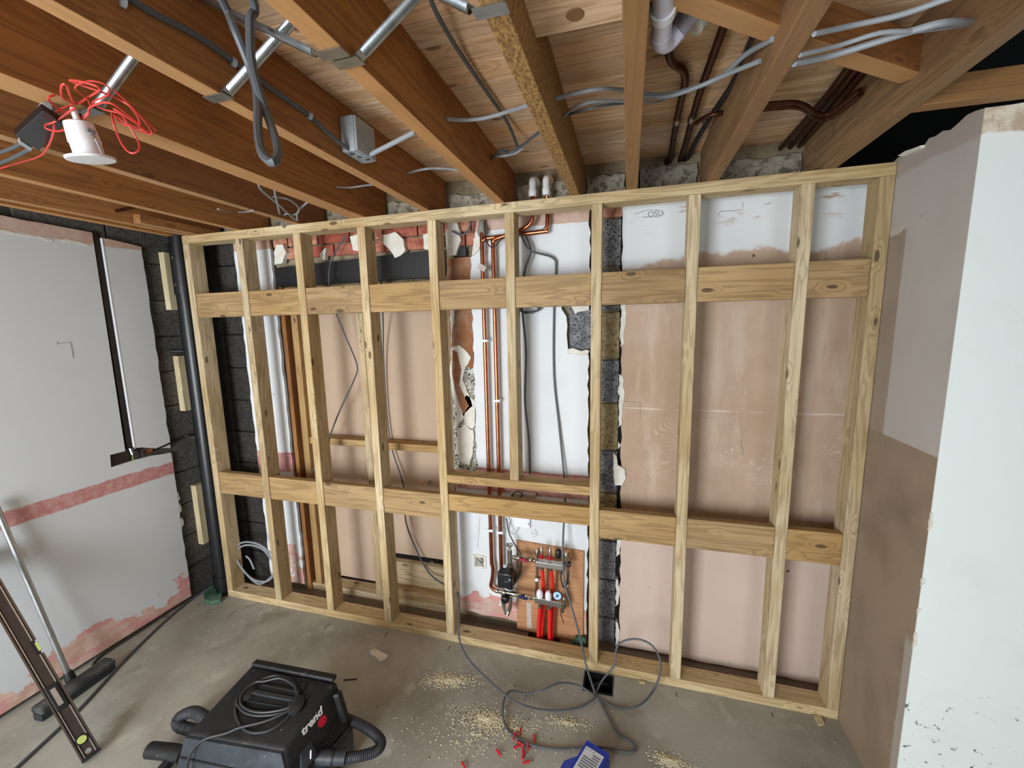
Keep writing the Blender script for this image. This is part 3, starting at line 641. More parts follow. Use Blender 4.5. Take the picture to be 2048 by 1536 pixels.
cable('cable', [(1190, 1388, 2, .01), (1205, 1360, 1, -.09), (1228, 1330, 1, -.05), (1236, 1290, 1, -.02), (1270, 1278, 1, -.01), (1305, 1292, 1, -.03), (1322, 1330, 1, -.06), (1310, 1375, 2, .05), (1280, 1410, 2, .03), (1240, 1416, 2, .008), (1200, 1400, 2, .008), (1160, 1372, 2, .02), (1120, 1366, 2, .05), (1085, 1380, 2, .05), (1055, 1388, 2, .02), (1020, 1382, 2, .03), (1006, 1410, 2, .03), (1012, 1455, 2, .008), (1050, 1485, 2, .008), (1110, 1497, 2, .008), (1200, 1494, 2, .008), (1250, 1504, 2, .008), (1272, 1500, 2, .008), (1262, 1485, 2, .008), (1235, 1465, 2, .008), (1215, 1430, 2, .008), (1198, 1400, 2, .008)], .0048, M['cabled'], 'looped grey cable lying over the floor and bottom plate by the pit')
cable('cable', [(905, 462, 1, .16), (922, 470, 1, .15), (935, 462, 1, .15), (945, 440, 1, .16)], .005, M['cabled'], 'short grey cable curling under the top plate beside the fifth stud')
cable('cable', [(968, 445, 1, .14), (972, 480, 1, .14), (985, 495, 1, .14), (1002, 480, 1, .14), (1012, 470, 1, .12)], .003, M['cableb'], 'thin black wire looped around the copper elbow')
t_ = thing('taped_wires', (1.9, .13, 2.14), 'flat clear connector and bare wires hanging in front of the left copper pipe', 'connector')
v = PY(964, 535, .13); MB().bar(v + Vector((-.018, 0, .012)), v + Vector((.02, 0, -.012)), .01, .028).build('connector', M['board_edge'], t_)
cable('wire', [(975, 478, 1, .13), (976, 500, 1, .13), (969, 528, 1, .13)], .0018, M['copper'], parent=t_)
pts = []
for k in range(30):
    a = k * .9; pts.append(Vector((2.135 + .055 * math.cos(a) + .01 * math.sin(k * 2.1), .16 + .012 * math.sin(k), 1.905 + .02 * math.sin(a) - .004 * math.cos(k * 1.3))))
o = MB().tube(pts, .0035, 6, 4).build('cable_coil', M['cabled'], smooth=True); tag(o, 'small tangled cable coil hanging under the upper noggin right of the sixth stud', 'cable')
# coil in the left bay
pts = [(548, 1150), (520, 1168), (495, 1150), (474, 1120), (471, 1095), (490, 1084), (520, 1090), (545, 1112), (552, 1140), (535, 1162), (505, 1158), (480, 1130), (476, 1100), (495, 1090), (525, 1098), (548, 1125)]
o = MB().tube([W(a, b, 1, .07 + .012 * math.sin(k * 1.7)) for k, (a, b) in enumerate(pts)], .0065, 7, 5).tube([W(a, b, 1, .09) for a, b in ((492, 1112), (500, 1120), (508, 1138))], .006, 7, 3).build('cable_coil', M['cable'], smooth=True); tag(o, 'loose coil of grey cable in the lower left bay of the frame', 'cable')
# sockets
t_ = thing('wall_box_hole', (1.79, .19, .43), 'small square socket hole with rubble in the white wall left of the pump', 'socket hole')
v = PY(959, 1123, .193)
m_ = MB()
for dx, dz, sx_, sz in ((-.036, 0, .008, .04), (.036, 0, .008, .04), (0, .036, .028, .008), (0, -.036, .028, .008)): m_.box((v.x + dx - sx_ * .9, .189, v.z + dz - sz), (v.x + dx + sx_ * .9, .196, v.z + dz + sz))
m_.build('rim', M['plaster_white'], t_); MB().box((v.x - .03, .192, v.z - .03), (v.x + .03, .1955, v.z + .03)).build('rubble', M['mould'], t_)
t_ = thing('connection_box', (2.02, .17, .85), 'beige wiring connection box with black wires behind the middle noggin', 'electrical box')
v0, v1 = PY(1020, 985, .15), PY(1070, 1003, .15); MB().box((v0.x, .15, v1.z), (v1.x, .19, v0.z), .004).build('housing', M['board_edge'], t_)
cable('wire', [(1020, 1000, 1, .16), (1030, 984, 1, .14), (1045, 988, 1, .145), (1036, 1000, 1, .14)], .003, M['cableb'], parent=t_)
t_ = thing('switched_spur', (2.1, .18, .68), 'white fused spur plate on the wall just under the middle noggin above the manifold', 'switch')
v0, v1 = PY(1028, 1030, .18), PY(1060, 1057, .18); MB().box((v0.x, .178, v1.z), (v1.x, .196, v0.z), .003).build('plate', M['white_pl'], t_)
MB().box((v1.x - .012, .176, v1.z + .02), (v1.x - .004, .179, v1.z + .035)).build('rocker', M['grey_pl'], t_)
t_ = None
cable('pump_flex', [(1013, 1036, 1, .17), (1018, 1065, 1, .14), (1030, 1090, 1, .12), (1042, 1110, 1, .09), (1042, 1140, 1, .08), (1036, 1158, 1, .09)], .0035, M['cableb'], 'thin black flex dropping from the noggin to the pump')
cable('spur_flex', [(1020, 1040, 1, .18), (1014, 1062, 1, .17), (1025, 1070, 1, .17), (1036, 1055, 1, .17)], .003, M['white_pl'], 'white flex loop hanging from the fused spur')

# ------------------------------------------------------------------ heating manifold
o = MB().poly([tuple(W(a, b, 1, .195)) for a, b in [(1034, 1079), (1168, 1101), (1166, 1286), (1035, 1254)]], (0, -.012, 0)).build('plywood_backboard', M['ply']); tag(o, 'plywood backing board screwed to the white wall behind the heating manifold', 'board')
v0 = W(1053, 1205, 1, .18); v1 = W(1063, 1258, 1, .18); o2 = MB().box((v0.x, .1815, v1.z), (v0.x + .028, .184, v0.z)).build('bare_streak', M['board_edge'], o, label='pale bare strip')
mf = thing('heating_manifold', (2.2, .12, .3), 'underfloor heating manifold with pump, valves and red pipes on the plywood board', 'manifold')
def Q(cx, cy, y_=.10): return W(940 + cx / 5.908, 1040 + cy / 5.908, 1, y_)
def part(mb_, n_, m_, **k): return mb_.build(n_, M[m_], k.pop('par', mf), smooth=k.pop('smooth', True), **k)
part(MB().bar(Q(780, 500), Q(1130, 552), .036, .034, bev=.004), 'rail', 'steel', smooth=False)
part(MB().bar(Q(772, 925), Q(1095, 990), .036, .036, bev=.004), 'rail', 'steel', smooth=False)
for a, b in ((Q(790, 350, .16), Q(770, 970, .16)), (Q(1145, 400, .16), Q(1135, 1050, .16))):
    part(MB().bar(a, b, .004, .024, up=(0, 1, 0)), 'bracket', 'galv', smooth=False)
for cx, cy in ((790, 700), (1140, 765)):
    part(MB().lathe(Q(cx, cy, .155), (0, -1, 0), [(0, .010), (.008, .010), (.009, .005)], 12), 'bracket_bolt', 'white_pl')
for (cx, cy) in ((845, 455), (945, 470)):
    b = Q(cx, cy); part(MB().lathe(b + Vector((0, 0, .004)), (0, 0, 1), [(0, .013), (.012, .014), (.014, .010), (.022, .010)], 16), 'flow_valve_base', 'redmet')
    part(MB().lathe(b + Vector((0, 0, .026)), (0, 0, 1), [(0, .008), (.03, .008), (.034, .006), (.046, .005)], 14), 'flow_glass', 'chrome')
b = Q(1045, 440); part(MB().lathe(b, (0, 0, 1), [(0, .014), (.01, .016), (.035, .017), (.045, .012), (.052, .006)], 14), 'air_vent', 'black_pl')
for cx, cy in ((1135, 480), (1110, 1000)):
    b = Q(cx, cy); part(MB().lathe(b, (0, 0, 1), [(-.02, .01), (-.01, .016), (.012, .016), (.02, .009), (.03, .012), (.042, .008)], 14), 'end_valve', 'chrome')
b = Q(1165, 520); part(MB().lathe(b, (1, 0, -.1), [(-.01, .016), (.008, .016), (.012, .01)], 14), 'end_cap', 'black_pl')
b = Q(790, 380, .12); part(MB().lathe(b, (0, 0, 1), [(-.02, .01), (0, .012), (.012, .009)], 14), 'bracket_knob', 'chrome')
for (cx, cy) in ((828, 905), (930, 925)):
    part(MB().lathe(Q(cx, cy) + Vector((0, -.006, .002)), (0, -.15, 1), [(0, .017), (.008, .019), (.03, .0185), (.046, .012), (.05, .008)], 18), 'actuator_cap', 'white_pl')
b = Q(1035, 880, .075); gb_ = part(MB().lathe(b, (0, -1, .1), [(0, .02), (.006, .025), (.012, .025)], 24), 'gauge_body', 'black_pl')
g = part(MB().lathe(b + Vector((0, -.0125, .001)), (0, -1, .1), [(0, .022), (.0012, .022)], 24), 'gauge_face', 'gauge', par=gb_)
part(MB().bar(b + Vector((-.009, -.0155, -.004)), b + Vector((.009, -.0155, .008)), .002, .006, up=(0, -1, 0)).bar(b + Vector((-.002, -.0155, .012)), b + Vector((.002, -.0155, -.008)), .002, .006, up=(0, -1, 0)), 'gauge_cross', 'cableb', par=gb_)
# outlets and red pipes
for (cx, cy) in ((850, 545), (950, 560), (1070, 590), (828, 1000), (932, 1015), (1090, 1050)):
    part(MB().lathe(Q(cx, cy), (0, 0, -1), [(-.005, .009), (.006, .009), (.008, .012), (.018, .012), (.02, .009)], 12), 'outlet_nut', 'chrome')
for pts in ([Q(852, 575, .10), Q(862, 700, .12), Q(866, 800, .135), Q(870, 940, .14), Q(860, 1100, .135), Q(835, 1400, .135)], [Q(958, 585, .10), Q(970, 700, .12), Q(978, 850, .135), Q(985, 1000, .14), Q(978, 1100, .14), Q(960, 1420, .14)],
            [Q(828, 1030), Q(822, 1120, .105), Q(812, 1250, .115), Q(805, 1400, .12)], [Q(942, 1045), Q(945, 1120, .105), Q(940, 1250, .115), Q(936, 1420, .12)]):
    pts[-1].z = min(pts[-1].z, -.04); part(MB().tube(pts, .0105, 12, 3), 'red_pipe', 'redpipe')
# left hand valves and pump
part(MB().tube([Q(470, 435), Q(560, 445), Q(770, 478)], lambda t: .012 + .003 * math.sin(t * 20), 14, 5), 'flow_valve', 'chrome')
part(MB().tube([Q(300, 830), Q(400, 850), Q(560, 880), Q(770, 918)], lambda t: .0115 + .003 * math.sin(t * 24), 14, 6), 'return_valve', 'chrome')
for cx in (600, 690, 740):
    part(MB().lathe(Q(cx, 430 + (cx - 560) * .157), (1, 0, -.12), [(-.008, .016), (.006, .016)], 6), 'union_nut', 'chrome', smooth=False); part(MB().lathe(Q(cx - 10, 880 + (cx - 560) * .18), (1, 0, -.12), [(-.008, .016), (.006, .016)], 6), 'union_nut', 'chrome', smooth=False)
for cx, cy, m_ in ((635, 475, 'redmet'), (622, 915, 'bluemet')):
    b = Q(cx, cy, .078); bh_ = part(MB().bar(b + Vector((-.026, 0, .003)), b + Vector((.026, 0, -.008)), .008, .012, bev=.003).lathe(b + Vector((0, .012, 0)), (0, -1, 0), [(0, .011), (.016, .011)], 14), 'butterfly_handle', m_, smooth=False)
    part(MB().lathe(b + Vector((0, -.004, 0)), (0, -1, 0), [(0, .005), (.004, .005)], 10), 'handle_screw', 'chrome', par=bh_)
part(MB().tube([Q(475, 500), Q(470, 440), Q(468, 350)], .014, 14, 2).lathe(Q(468, 330), (0, 0, 1), [(0, .009), (.01, .008), (.016, .02), (.022, .02), (.026, .008)], 16), 'tee_valve', 'chrome')
part(MB().lathe(Q(475, 520), (0, 0, -1), [(-.012, .016), (.006, .016), (.008, .021), (.02, .021)], 6), 'pump_union', 'chrome', smooth=False)
part(MB().lathe(Q(470, 640, .14), (0, -1, 0), [(0, .045), (.02, .052), (.045, .052), (.05, .046)], 26), 'pump_body', 'black_dusty')
part(MB().tube([Q(475, 540, .12), Q(470, 800, .12)], .021, 14, 0), 'pump_casting', 'cableb')
h_ = part(MB().bar(Q(340, 672, .062), Q(512, 700, .062), .06, .092, bev=.010), 'pump_head', 'black_pl', smooth=False)
v = Q(427, 690, .0315)
part(MB().lathe(v, (0, -1, 0), [(0, .006), (.001, .006)], 14), 'pump_button', 'cableb', par=h_); part(MB().box(v + Vector((.014, -.0002, -.012)), v + Vector((.024, .001, -.002))), 'pump_window', 'grey_pl', smooth=False, par=h_)
for dz in (.018, .024, -.022): part(MB().box(v + Vector((-.01, -.0002, dz)), v + Vector((.01, .001, dz + .0015))), 'pump_print', 'grey_pl', smooth=False, par=h_)
part(MB().lathe(Q(435, 880, .11), (0, -1, -.2), [(0, .02), (.02, .024), (.045, .022), (.05, .016)], 18), 'mixing_knob', 'black_pl')
part(MB().tube([Q(400, 850), Q(395, 930), Q(400, 1000), Q(430, 1110, .095)], lambda t: .015 - .005 * t, 12, 4), 'mixing_body', 'chrome')
part(MB().tube([Q(475, 900), Q(480, 980), Q(465, 1060), Q(440, 1125, .09)], lambda t: .013 - .003 * t, 12, 4), 'mixing_branch', 'chrome')
part(MB().tube([Q(1080, 600, .09), Q(1075, 700, .08), Q(1110, 800, .08), Q(1150, 750, .08), Q(1160, 620, .09)], .004, 8, 5), 'sensor_wire', 'cableb')
part(MB().tube([Q(1070, 1070), Q(1080, 1140), Q(1110, 1215)], .0025, 6, 4), 'drain_wire', 'cableb')
part(MB().tube([Q(560, 400, .12), Q(600, 480, .09), Q(590, 600, .09), Q(545, 700, .10)], .0035, 8, 5), 'pump_cable', 'cableb')

# ------------------------------------------------------------------ ceiling services
def strut(n, x0, z0, x1, z1, y_, lab, tabend):
    t = thing('joist_strut', (min(x0, x1), y_, 2.4), lab, 'strut', 'herringbone struts')
    a, b = Vector((x0, y_, z0)), Vector((x1, y_ + .0, z1)); d = (b - a).normalized()
    m_ = MB(); s_ = a + d * .02; e_ = b - d * .02
    yv = Vector((0, 1, 0)); zv = d.cross(yv)
    prof = [(-.013 * math.cos(k * PI / 9), -.013 * math.sin(k * PI / 9)) for k in range(10)] + [(.011 * math.cos(k * PI / 9), -.011 * math.sin(k * PI / 9)) for k in range(10)]
    if zv.z > 0: zv = -zv
    m_.poly([s_ + yv * u - zv * v_ for u, v_ in prof], e_ - s_); m_.build('channel', M['galv'], t, smooth=True)
    for P_, is_tab in ((a, tabend == 0), (b, tabend == 1)):
        sg = -1 if P_ is a else 1
        if is_tab: MB().box((P_.x - (.055 if sg < 0 else .01), P_.y - .015, 2.3965), (P_.x + (.01 if sg < 0 else .055), P_.y + .015, 2.399)).bar((P_.x, P_.y, 2.398), P_ - sg * d * .03, .028, .002).build('tab', M['galv'], t)
        else: MB().bar(P_ - sg * d * .025, P_ - sg * d * .002, .028, .003).build('tab', M['galv'], t)
Z1 = 2.59
strut(1, 1.295, 2.402, 1.612, Z1, -1.15, 'bright galvanised strut beside the red cables, left of the hanging cable loop', 0)
strut(2, 1.67, 2.402, 2.004, Z1, -1.10, 'bright galvanised strut crossing behind the hanging cable loop', 0)
strut(3, 1.67, Z1, 2.004, 2.402, -1.155, 'narrow edge-on galvanised strut running down to the joist left of the middle', 1)
strut(4, 2.062, 2.402, 2.362, Z1, -1.12, 'bright galvanised strut at the top centre left of the grey cable', 0)
strut(5, 2.062, Z1, 2.362, 2.402, -1.17, 'edge-on galvanised strut reaching the rough sawn joist', 1)
# junction box
t_ = thing('junction_box', (1.70, -.60, 2.46), 'light grey plastic junction box screwed to the side of a joist', 'junction box')
q = [W(697, 222, 1, -.66), W(702, 288, 1, -.66)]
MB().box((1.668, -.66, 2.43), (1.722, -.545, 2.545), .005).build('housing', M['grey_pl'], t_)
MB().box((1.722, -.658, 2.432), (1.73, -.547, 2.543), .002).build('lid', M['grey_pl'], t_)
MB().box((1.685, -.6625, 2.455), (1.70, -.66, 2.475), .001).build('knockout', M['cable'], t_)
for k in range(3): MB().lathe((1.69 + k * .012, -.64 + .03 * k, 2.4305), (0, 0, -1), [(0, .007), (.004, .007)], 10).build('cable_entry', M['cabled'], t_)
# clipped cable on the joist face
pts = [(230, -25, 0, 1.672), (300, 22, 0, 1.672), (400, 75, 0, 1.672), (470, 125, 0, 1.672), (540, 175, 0, 1.672), (620, 232, 0, 1.672), (660, 270, 0, 1.68), (708, 306, 0, 1.70)]
cable('clipped_cable', pts, .007, M['cabled'], 'thick dark grey cable clipped along the joist side towards the junction box')
for px, py in ((468, 125), (620, 232), (247, 3)):
    v = W(px, py, 0, 1.676); o = MB().lathe(v, (.3, 1, -.1), [(-.004, .011), (.004, .011)], 12).build('cable_clip', M['grey_pl']); tag(o, 'grey cable clip on the joist side, ' + {468: 'beside the hanging loop', 620: 'nearer the junction box', 247: 'at the top edge of the photo'}[px], 'clip')
cable('cable', [(735, 312, 2, 2.44), (775, 292, 2, 2.45), (830, 264, 2, 2.46)], .008, M['cable'], 'thick light grey cable end below the junction box')
# hanging loop
L_ = [(2.0, -1.55, 2.55), (438, -12, 2, 2.5), (470, 60, 2, 2.44), (505, 150, 2, 2.37), (515, 200, 2, 2.30), (516, 260, 2, 2.22), (524, 305, 2, 2.16), (546, 325, 2, 2.13), (556, 300, 2, 2.17), (540, 245, 2, 2.25), (520, 190, 2, 2.31), (503, 120, 2, 2.38), (500, 40, 2, 2.46), (500, -20, 2, 2.5), (2.05, -1.52, 2.56)]
cable('hanging_cable_loop', L_, .0085, M['cabled'], 'long dark grey cable loop hanging down from the ceiling on the left')
for pts, r, m_, lab in (
    ([(858, -10, 2, 2.58), (875, 30, 2, 2.57), (910, 90, 2, 2.58), (950, 150, 2, 2.585), (985, 200, 2, 2.585), (1015, 245, 2, 2.58), (1032, 285, 2, 2.55), (1036, 300, 2, 2.52)], .006, 'cabled', 'grey cable running down the deck boards in the middle of the ceiling'),
    ([(893, 238, 0, 2.062), (930, 240, 2, 2.5), (970, 236, 2, 2.5), (1020, 222, 2, 2.5), (1062, 209, 0, 2.36)], .006, 'cable', 'pale grey cable bridging two joists left of the rough sawn one'),
    ([(983, 318, 0, 2.062), (1000, 302, 2, 2.5), (1020, 305, 2, 2.5), (1045, 290, 2, 2.5), (1080, 262, 0, 2.36)], .005, 'cabled', 'upper dark cable of the crossing pair near the back wall'),
    ([(983, 312, 0, 2.062), (1005, 312, 2, 2.49), (1035, 304, 2, 2.5), (1060, 278, 2, 2.5), (1082, 264, 0, 2.36)], .005, 'cable', 'lower pale cable of the crossing pair near the back wall'),
    ([(816, 346, 0, 1.668), (850, 338, 2, 2.5), (885, 337, 2, 2.5), (925, 341, 0, 2.006)], .005, 'cable', 'short pale cable between joists right of the junction box'),
    ([(674, 374, 0, 1.294), (700, 375, 2, 2.5), (730, 371, 2, 2.5), (752, 369, 0, 1.615)], .004, 'cable', 'short pale cable between joists below the junction box'),
    ([(436, 418, 0, .88), (460, 424, 2, 2.48), (490, 424, 2, 2.48), (505, 421, 0, 1.198)], .004, 'cable', 'short pale cable between joists at the far left'),
    ([(1112, 197, 0, 2.416), (1150, 187, 2, 2.5), (1200, 178, 2, 2.5), (1250, 180, 0, 2.615)], .006, 'cable', 'upper pale cable right of the rough sawn joist'),
    ([(1126, 234, 0, 2.416), (1150, 215, 2, 2.5), (1190, 203, 2, 2.5), (1250, 203, 0, 2.615)], .005, 'cable', 'lower pale cable right of the rough sawn joist'),
    ([(1128, 232, 0, 2.416), (1160, 222, 2, 2.49), (1200, 212, 2, 2.49), (1250, 206, 0, 2.615)], .004, 'cabled', 'dark cable just under the pale pair right of the rough sawn joist'),
    ([(1286, 188, 0, 2.668), (1330, 190, 2, 2.5), (1380, 178, 2, 2.5), (1440, 155, 2, 2.5), (1490, 110, 2, 2.5), (1545, 78, 0, 2.94)], .0065, 'cable', 'upper of two pale grey cables crossing below the dark copper pipes'),
    ([(1286, 194, 0, 2.668), (1340, 192, 2, 2.49), (1400, 172, 2, 2.49), (1450, 150, 2, 2.49), (1520, 122, 0, 2.94)], .006, 'cable', 'lower of two pale grey cables crossing below the dark copper pipes'),
    ([(1288, 204, 0, 2.668), (1315, 204, 2, 2.5), (1345, 192, 2, 2.5)], .003, 'cable', 'thin pale wire end beside the pale cable pair'),
    ([(1588, 127, 0, 2.992), (1660, 112, 2, 2.43), (1750, 85, 2, 2.43), (1830, 60, 2, 2.43), (1890, 45, 2, 2.43), (1942, 44, 0, 3.355)], .007, 'cable', 'thicker pale grey cable between the last two joists on the right'),
    ([(1600, 110, 0, 2.992), (1680, 90, 2, 2.43), (1760, 66, 2, 2.43), (1830, 62, 2, 2.43), (1938, 48, 0, 3.355)], .005, 'cable', 'thinner pale grey cable above the thick one on the right'),
    ([(1628, 68, 0, 2.992), (1700, 52, 2, 2.43), (1800, 30, 2, 2.43), (1910, -8, 2, 2.43)], .0055, 'cable', 'topmost pale grey cable rising to the top right edge'),
    ([(516, 362, 2, 2.42), (520, 376, 2, 2.42), (535, 391, 2, 2.42), (556, 408, 2, 2.42), (592, 440, 2, 2.41), (594, 428, 2, 2.42), (604, 414, 2, 2.43), (618, 402, 2, 2.44)], .005, 'cable', 'grey cable tail crossing diagonally above the left end of the top plate'),
    ([(548, 376, 2, 2.43), (552, 395, 2, 2.42), (560, 430, 2, 2.42), (567, 455, 1, -.006)], .005, 'cable', 'grey cable tail hanging down over the left end of the top plate'),
    ([(545, 394, 2, 2.43), (575, 398, 2, 2.43), (595, 412, 2, 2.42), (597, 424, 2, 2.42), (585, 430, 2, 2.42), (572, 428, 2, 2.42), (565, 436, 2, 2.42), (566, 455, 1, -.006)], .004, 'cable', 'curled grey cable tail above the left end of the top plate')):
    cable('cable', pts, r, M[m_], lab)
o = MB().tube([W(231, 422, 0, .075), W(266, 413, 0, .075) + Vector((.03, 0, 0))], .008, 8, 0).build('coach_bolt', M['copperd']); tag(o, 'rusty bolt sticking out of the wall joist at the left', 'bolt')
# waste pipe
t_ = thing('waste_pipe', (2.75, -.9, 2.5), 'white plastic waste pipe with a trap bend at the top of the photo', 'pipe')
A = [W(1326, -30, 2, 2.46), W(1326, 30, 2, 2.46), W(1322, 75, 2, 2.46), W(1330, 88, 2, 2.47), W(1345, 72, 2, 2.49), W(1385, 20, 2, 2.54), W(1420, -20, 2, 2.56)]
MB().tube(A[:3], .021, 18, 0).build('inlet', M['lilac_pl'], t_, smooth=True)
MB().tube([W(1322, 66, 2, 2.46), W(1323, 80, 2, 2.462), W(1332, 84, 2, 2.47), W(1344, 74, 2, 2.48), W(1355, 60, 2, 2.49)], .0225, 18, 4).build('bend', M['lilac_pl'], t_, smooth=True)
MB().tube([W(1348, 70, 2, 2.485), W(1380, 26, 2, 2.53), W(1425, -25, 2, 2.56)], .0225, 18, 3).build('outlet', M['lilac_pl'], t_, smooth=True)
v = W(1326, 22, 2, 2.46); MB().lathe(v, A[1] - A[0], [(-.01, .026), (.01, .026)], 18).bar(v, v + Vector((-.07, 0, .03)), .012, .02).build('pipe_clip', M['white_pl'], t_)
v = W(1395, 30, 2, 2.56); MB().lathe(v, (A[5] - A[4]), [(-.02, .033), (.02, .033)], 18).build('coupling', M['plaster_white'], t_)
# tarnished pipes in the joist bays
for i, (pts, r, lab) in enumerate((
    ([(1345, 60, 2, 2.575), (1337, 100, 2, 2.575), (1345, 125, 2, 2.575), (1366, 140, 2, 2.575), (1370, 165, 2, 2.575), (1362, 200, 2, 2.575), (1350, 260, 2, 2.575), (1336, 340, 2, 2.575)], .012, 'dark copper pipe with a double bend right of the white waste pipe'),
    ([(1470, -10, 2, 2.575), (1430, 100, 2, 2.575), (1395, 200, 2, 2.575), (1370, 290, 2, 2.575), (1352, 340, 2, 2.575)], .012, 'straight dark copper pipe in the middle of its joist bay'),
    ([(1535, 10, 2, 2.56), (1500, 90, 2, 2.56), (1470, 160, 2, 2.565), (1420, 235, 2, 2.565), (1385, 295, 2, 2.575), (1366, 340, 2, 2.575)], .009, 'thin black pipe beside the right joist of the copper pipe bay'))):
    t_ = thing('copper_pipe', W(*pts[4]), lab, 'pipe', 'dark pipes under the deck')
    MB().tube([W(*p) for p in pts], r, 10, 4).build('barrel', M['copperd'] if i < 2 else M['cableb'], t_, smooth=True)
    px, py = ((1354, 240), (1384, 236), (1412, 238))[i]; v = W(px, py, 2, 2.575); MB().lathe(v, (W(*pts[-1]) - W(*pts[-3])), [(-.018, r + .003), (-.014, r + .004), (.014, r + .004), (.018, r + .003)], 12).build('solder_joint', M['chrome'] if i < 2 else M['cabled'], t_, smooth=True)
    px, py = ((1334, 325), (1352, 325), (1368, 322))[i]; v = W(px, py, 2, 2.575); MB().lathe(v, (0, 1, 0), [(-.02, r + .004), (.02, r + .004)], 12).build('end_joint', M['black_pl'], t_, smooth=True)
for k, (dy, lab) in enumerate(((0, 'upper'), (9, 'lower'))):
    o = MB().tube([W(a, b + dy, 2, 2.54) for a, b in [(1392, 247), (1405, 238), (1430, 228), (1470, 225)]] , .008, 10, 4).build('copper_branch', M['copperd'], smooth=True) if k == 0 else None
    if o: tag(o, 'short curved copper branch linking the dark pipes', 'pipe')
    o = MB().tube([W(a, b + dy, 2, 2.53) for a, b in [(1520, 210), (1555, 207), (1590, 205), (1612, 212), (1630, 226), (1655, 228), (1680, 212), (1720, 180)]], .008, 10, 4).build('copper_pipe', M['copperd'], smooth=True); tag(o, lab + ' of two s-bent copper pipes between the right joists', 'pipe', 's-bent copper pipes')
for k, lab in enumerate(('leftmost', 'middle', 'rightmost')):
    o = MB().tube([W(1750 + k * 22, 60, 2, 2.575), W(1655 + k * 16, 190, 2, 2.575), W(1558 + k * 17, 300, 2, 2.575)], .011, 10, 2).build('copper_pipe', M['copperd'], smooth=True); tag(o, lab + ' of three dark pipes in the last joist bay on the right', 'pipe', 'pipes in the last bay')
o = MB().box((2.70, -1.06, 2.58), (2.93, -.90, 2.6), .002).build('membrane_patch', M['cabled']); tag(o, 'dark grey patch on the deck behind the white waste pipe', 'patch')

# downlight, driver, red cable
t_ = thing('downlight', W(175, 300, 2, 2.30), 'white recessed downlight dangling from the ceiling on the left', 'light fitting')
c_ = W(182, 318, 2, 2.27); vv_ = (c_ - CAMLOC).normalized(); ax_ = (Vector((0, 0, 1)) - vv_ * (vv_.z - .06)).normalized(); ax_ = (ax_ - R.col[0] * .22).normalized(); s_ = (W(222, 320, 2, 2.27) - W(142, 318, 2, 2.27)).length / 2
MB().lathe(c_, ax_, [(-.004, s_ * .8), (-.003, s_ * 1.05), (.003, s_ * 1.08), (.007, s_ * .8), (.008, s_ * .7)], 30).build('bezel', M['white_pl'], t_, smooth=True)
MB().lathe(c_ + ax_ * .006, ax_, [(0, s_ * .66), (.03, s_ * .66), (.031, s_ * .7), (.075, s_ * .62), (.078, s_ * .5)], 26).build('can', M['white_pl'], t_, smooth=True)
MB().lathe(c_ + ax_ * .082, ax_, [(0, .007), (.03, .007), (.034, .004)], 12).build('gland', M['white_pl'], t_, smooth=True)
for sg in (-1, 1):
    b = c_ + ax_ * .06 + Vector((sg * s_ * .72, 0, 0)); MB().tube([b, b + Vector((sg * .012, 0, -.02)), c_ + Vector((sg * s_ * .95, 0, .004))], .0022, 6, 0).lathe(b, (0, 1, 0), [(-.008, .005), (.008, .005)], 10).build('spring_clip', M['galv'], t_)
t2 = thing('driver_box', W(80, 262, 2, 2.36), 'black fire hood box hanging upside down beside the downlight', 'electrical box')
q = [W(a, b, 2, 2.35) for a, b in [(30, 272), (78, 303), (128, 250), (85, 222)]]
MB().hexa([p for p in q] + [p + Vector((0, 0, .018)) for p in q], .003).build('housing', M['black_pl'], t2)
q = [W(a, b, 2, 2.348) for a, b in [(40, 281), (64, 297), (62, 303), (38, 288)]]; MB().poly([tuple(p) for p in q], (0, 0, .02)).build('terminal_cover', M['grey_pl'], t2)
cable('lead', [(48, 284, 2, 2.36), (20, 298, 2, 2.38), (-10, 308, 2, 2.40)], .005, M['cabled'], parent=t2); cable('lead', [(60, 298, 2, 2.36), (25, 316, 2, 2.38), (-10, 330, 2, 2.40)], .005, M['cabled'], parent=t2)
cable('hood_stem', [(85, 225, 2, 2.38), (95, 215, 2, 2.385), (108, 222, 2, 2.385)], .012, M['cable'], parent=t2)
R_ = [(-10, 340, 2, 2.42), (40, 325, 2, 2.40), (80, 312, 2, 2.37), (98, 290, 2, 2.34), (108, 260, 2, 2.34), (107, 235, 2, 2.36), (118, 220, 2, 2.38), (145, 208, 2, 2.39), (125, 195, 2, 2.39), (123, 172, 2, 2.38), (133, 170, 2, 2.38), (140, 190, 2, 2.38), (152, 208, 2, 2.39), (175, 195, 2, 2.39), (200, 178, 2, 2.37), (170, 165, 2, 2.38), (140, 162, 2, 2.39), (205, 185, 2, 2.38), (240, 200, 2, 2.38), (262, 215, 2, 2.37), (278, 240, 2, 2.36), (275, 255, 2, 2.36), (240, 245, 2, 2.37), (225, 225, 2, 2.38), (228, 250, 2, 2.34), (245, 290, 2, 2.31), (262, 306, 2, 2.29), (278, 300, 2, 2.30), (275, 280, 2, 2.33), (250, 240, 2, 2.37), (228, 218, 2, 2.38), (270, 245, 2, 2.36), (303, 270, 2, 2.35), (250, 225, 2, 2.37), (215, 205, 2, 2.38), (180, 215, 2, 2.38), (176, 230, 2, 2.37), (150, 250, 2, 2.35), (120, 262, 2, 2.33), (95, 258, 2, 2.33), (92, 250, 2, 2.34), (110, 243, 2, 2.35), (150, 215, 2, 2.38), (130, 225, 2, 2.37), (102, 205, 2, 2.38), (97, 195, 2, 2.38), (110, 190, 2, 2.39)]
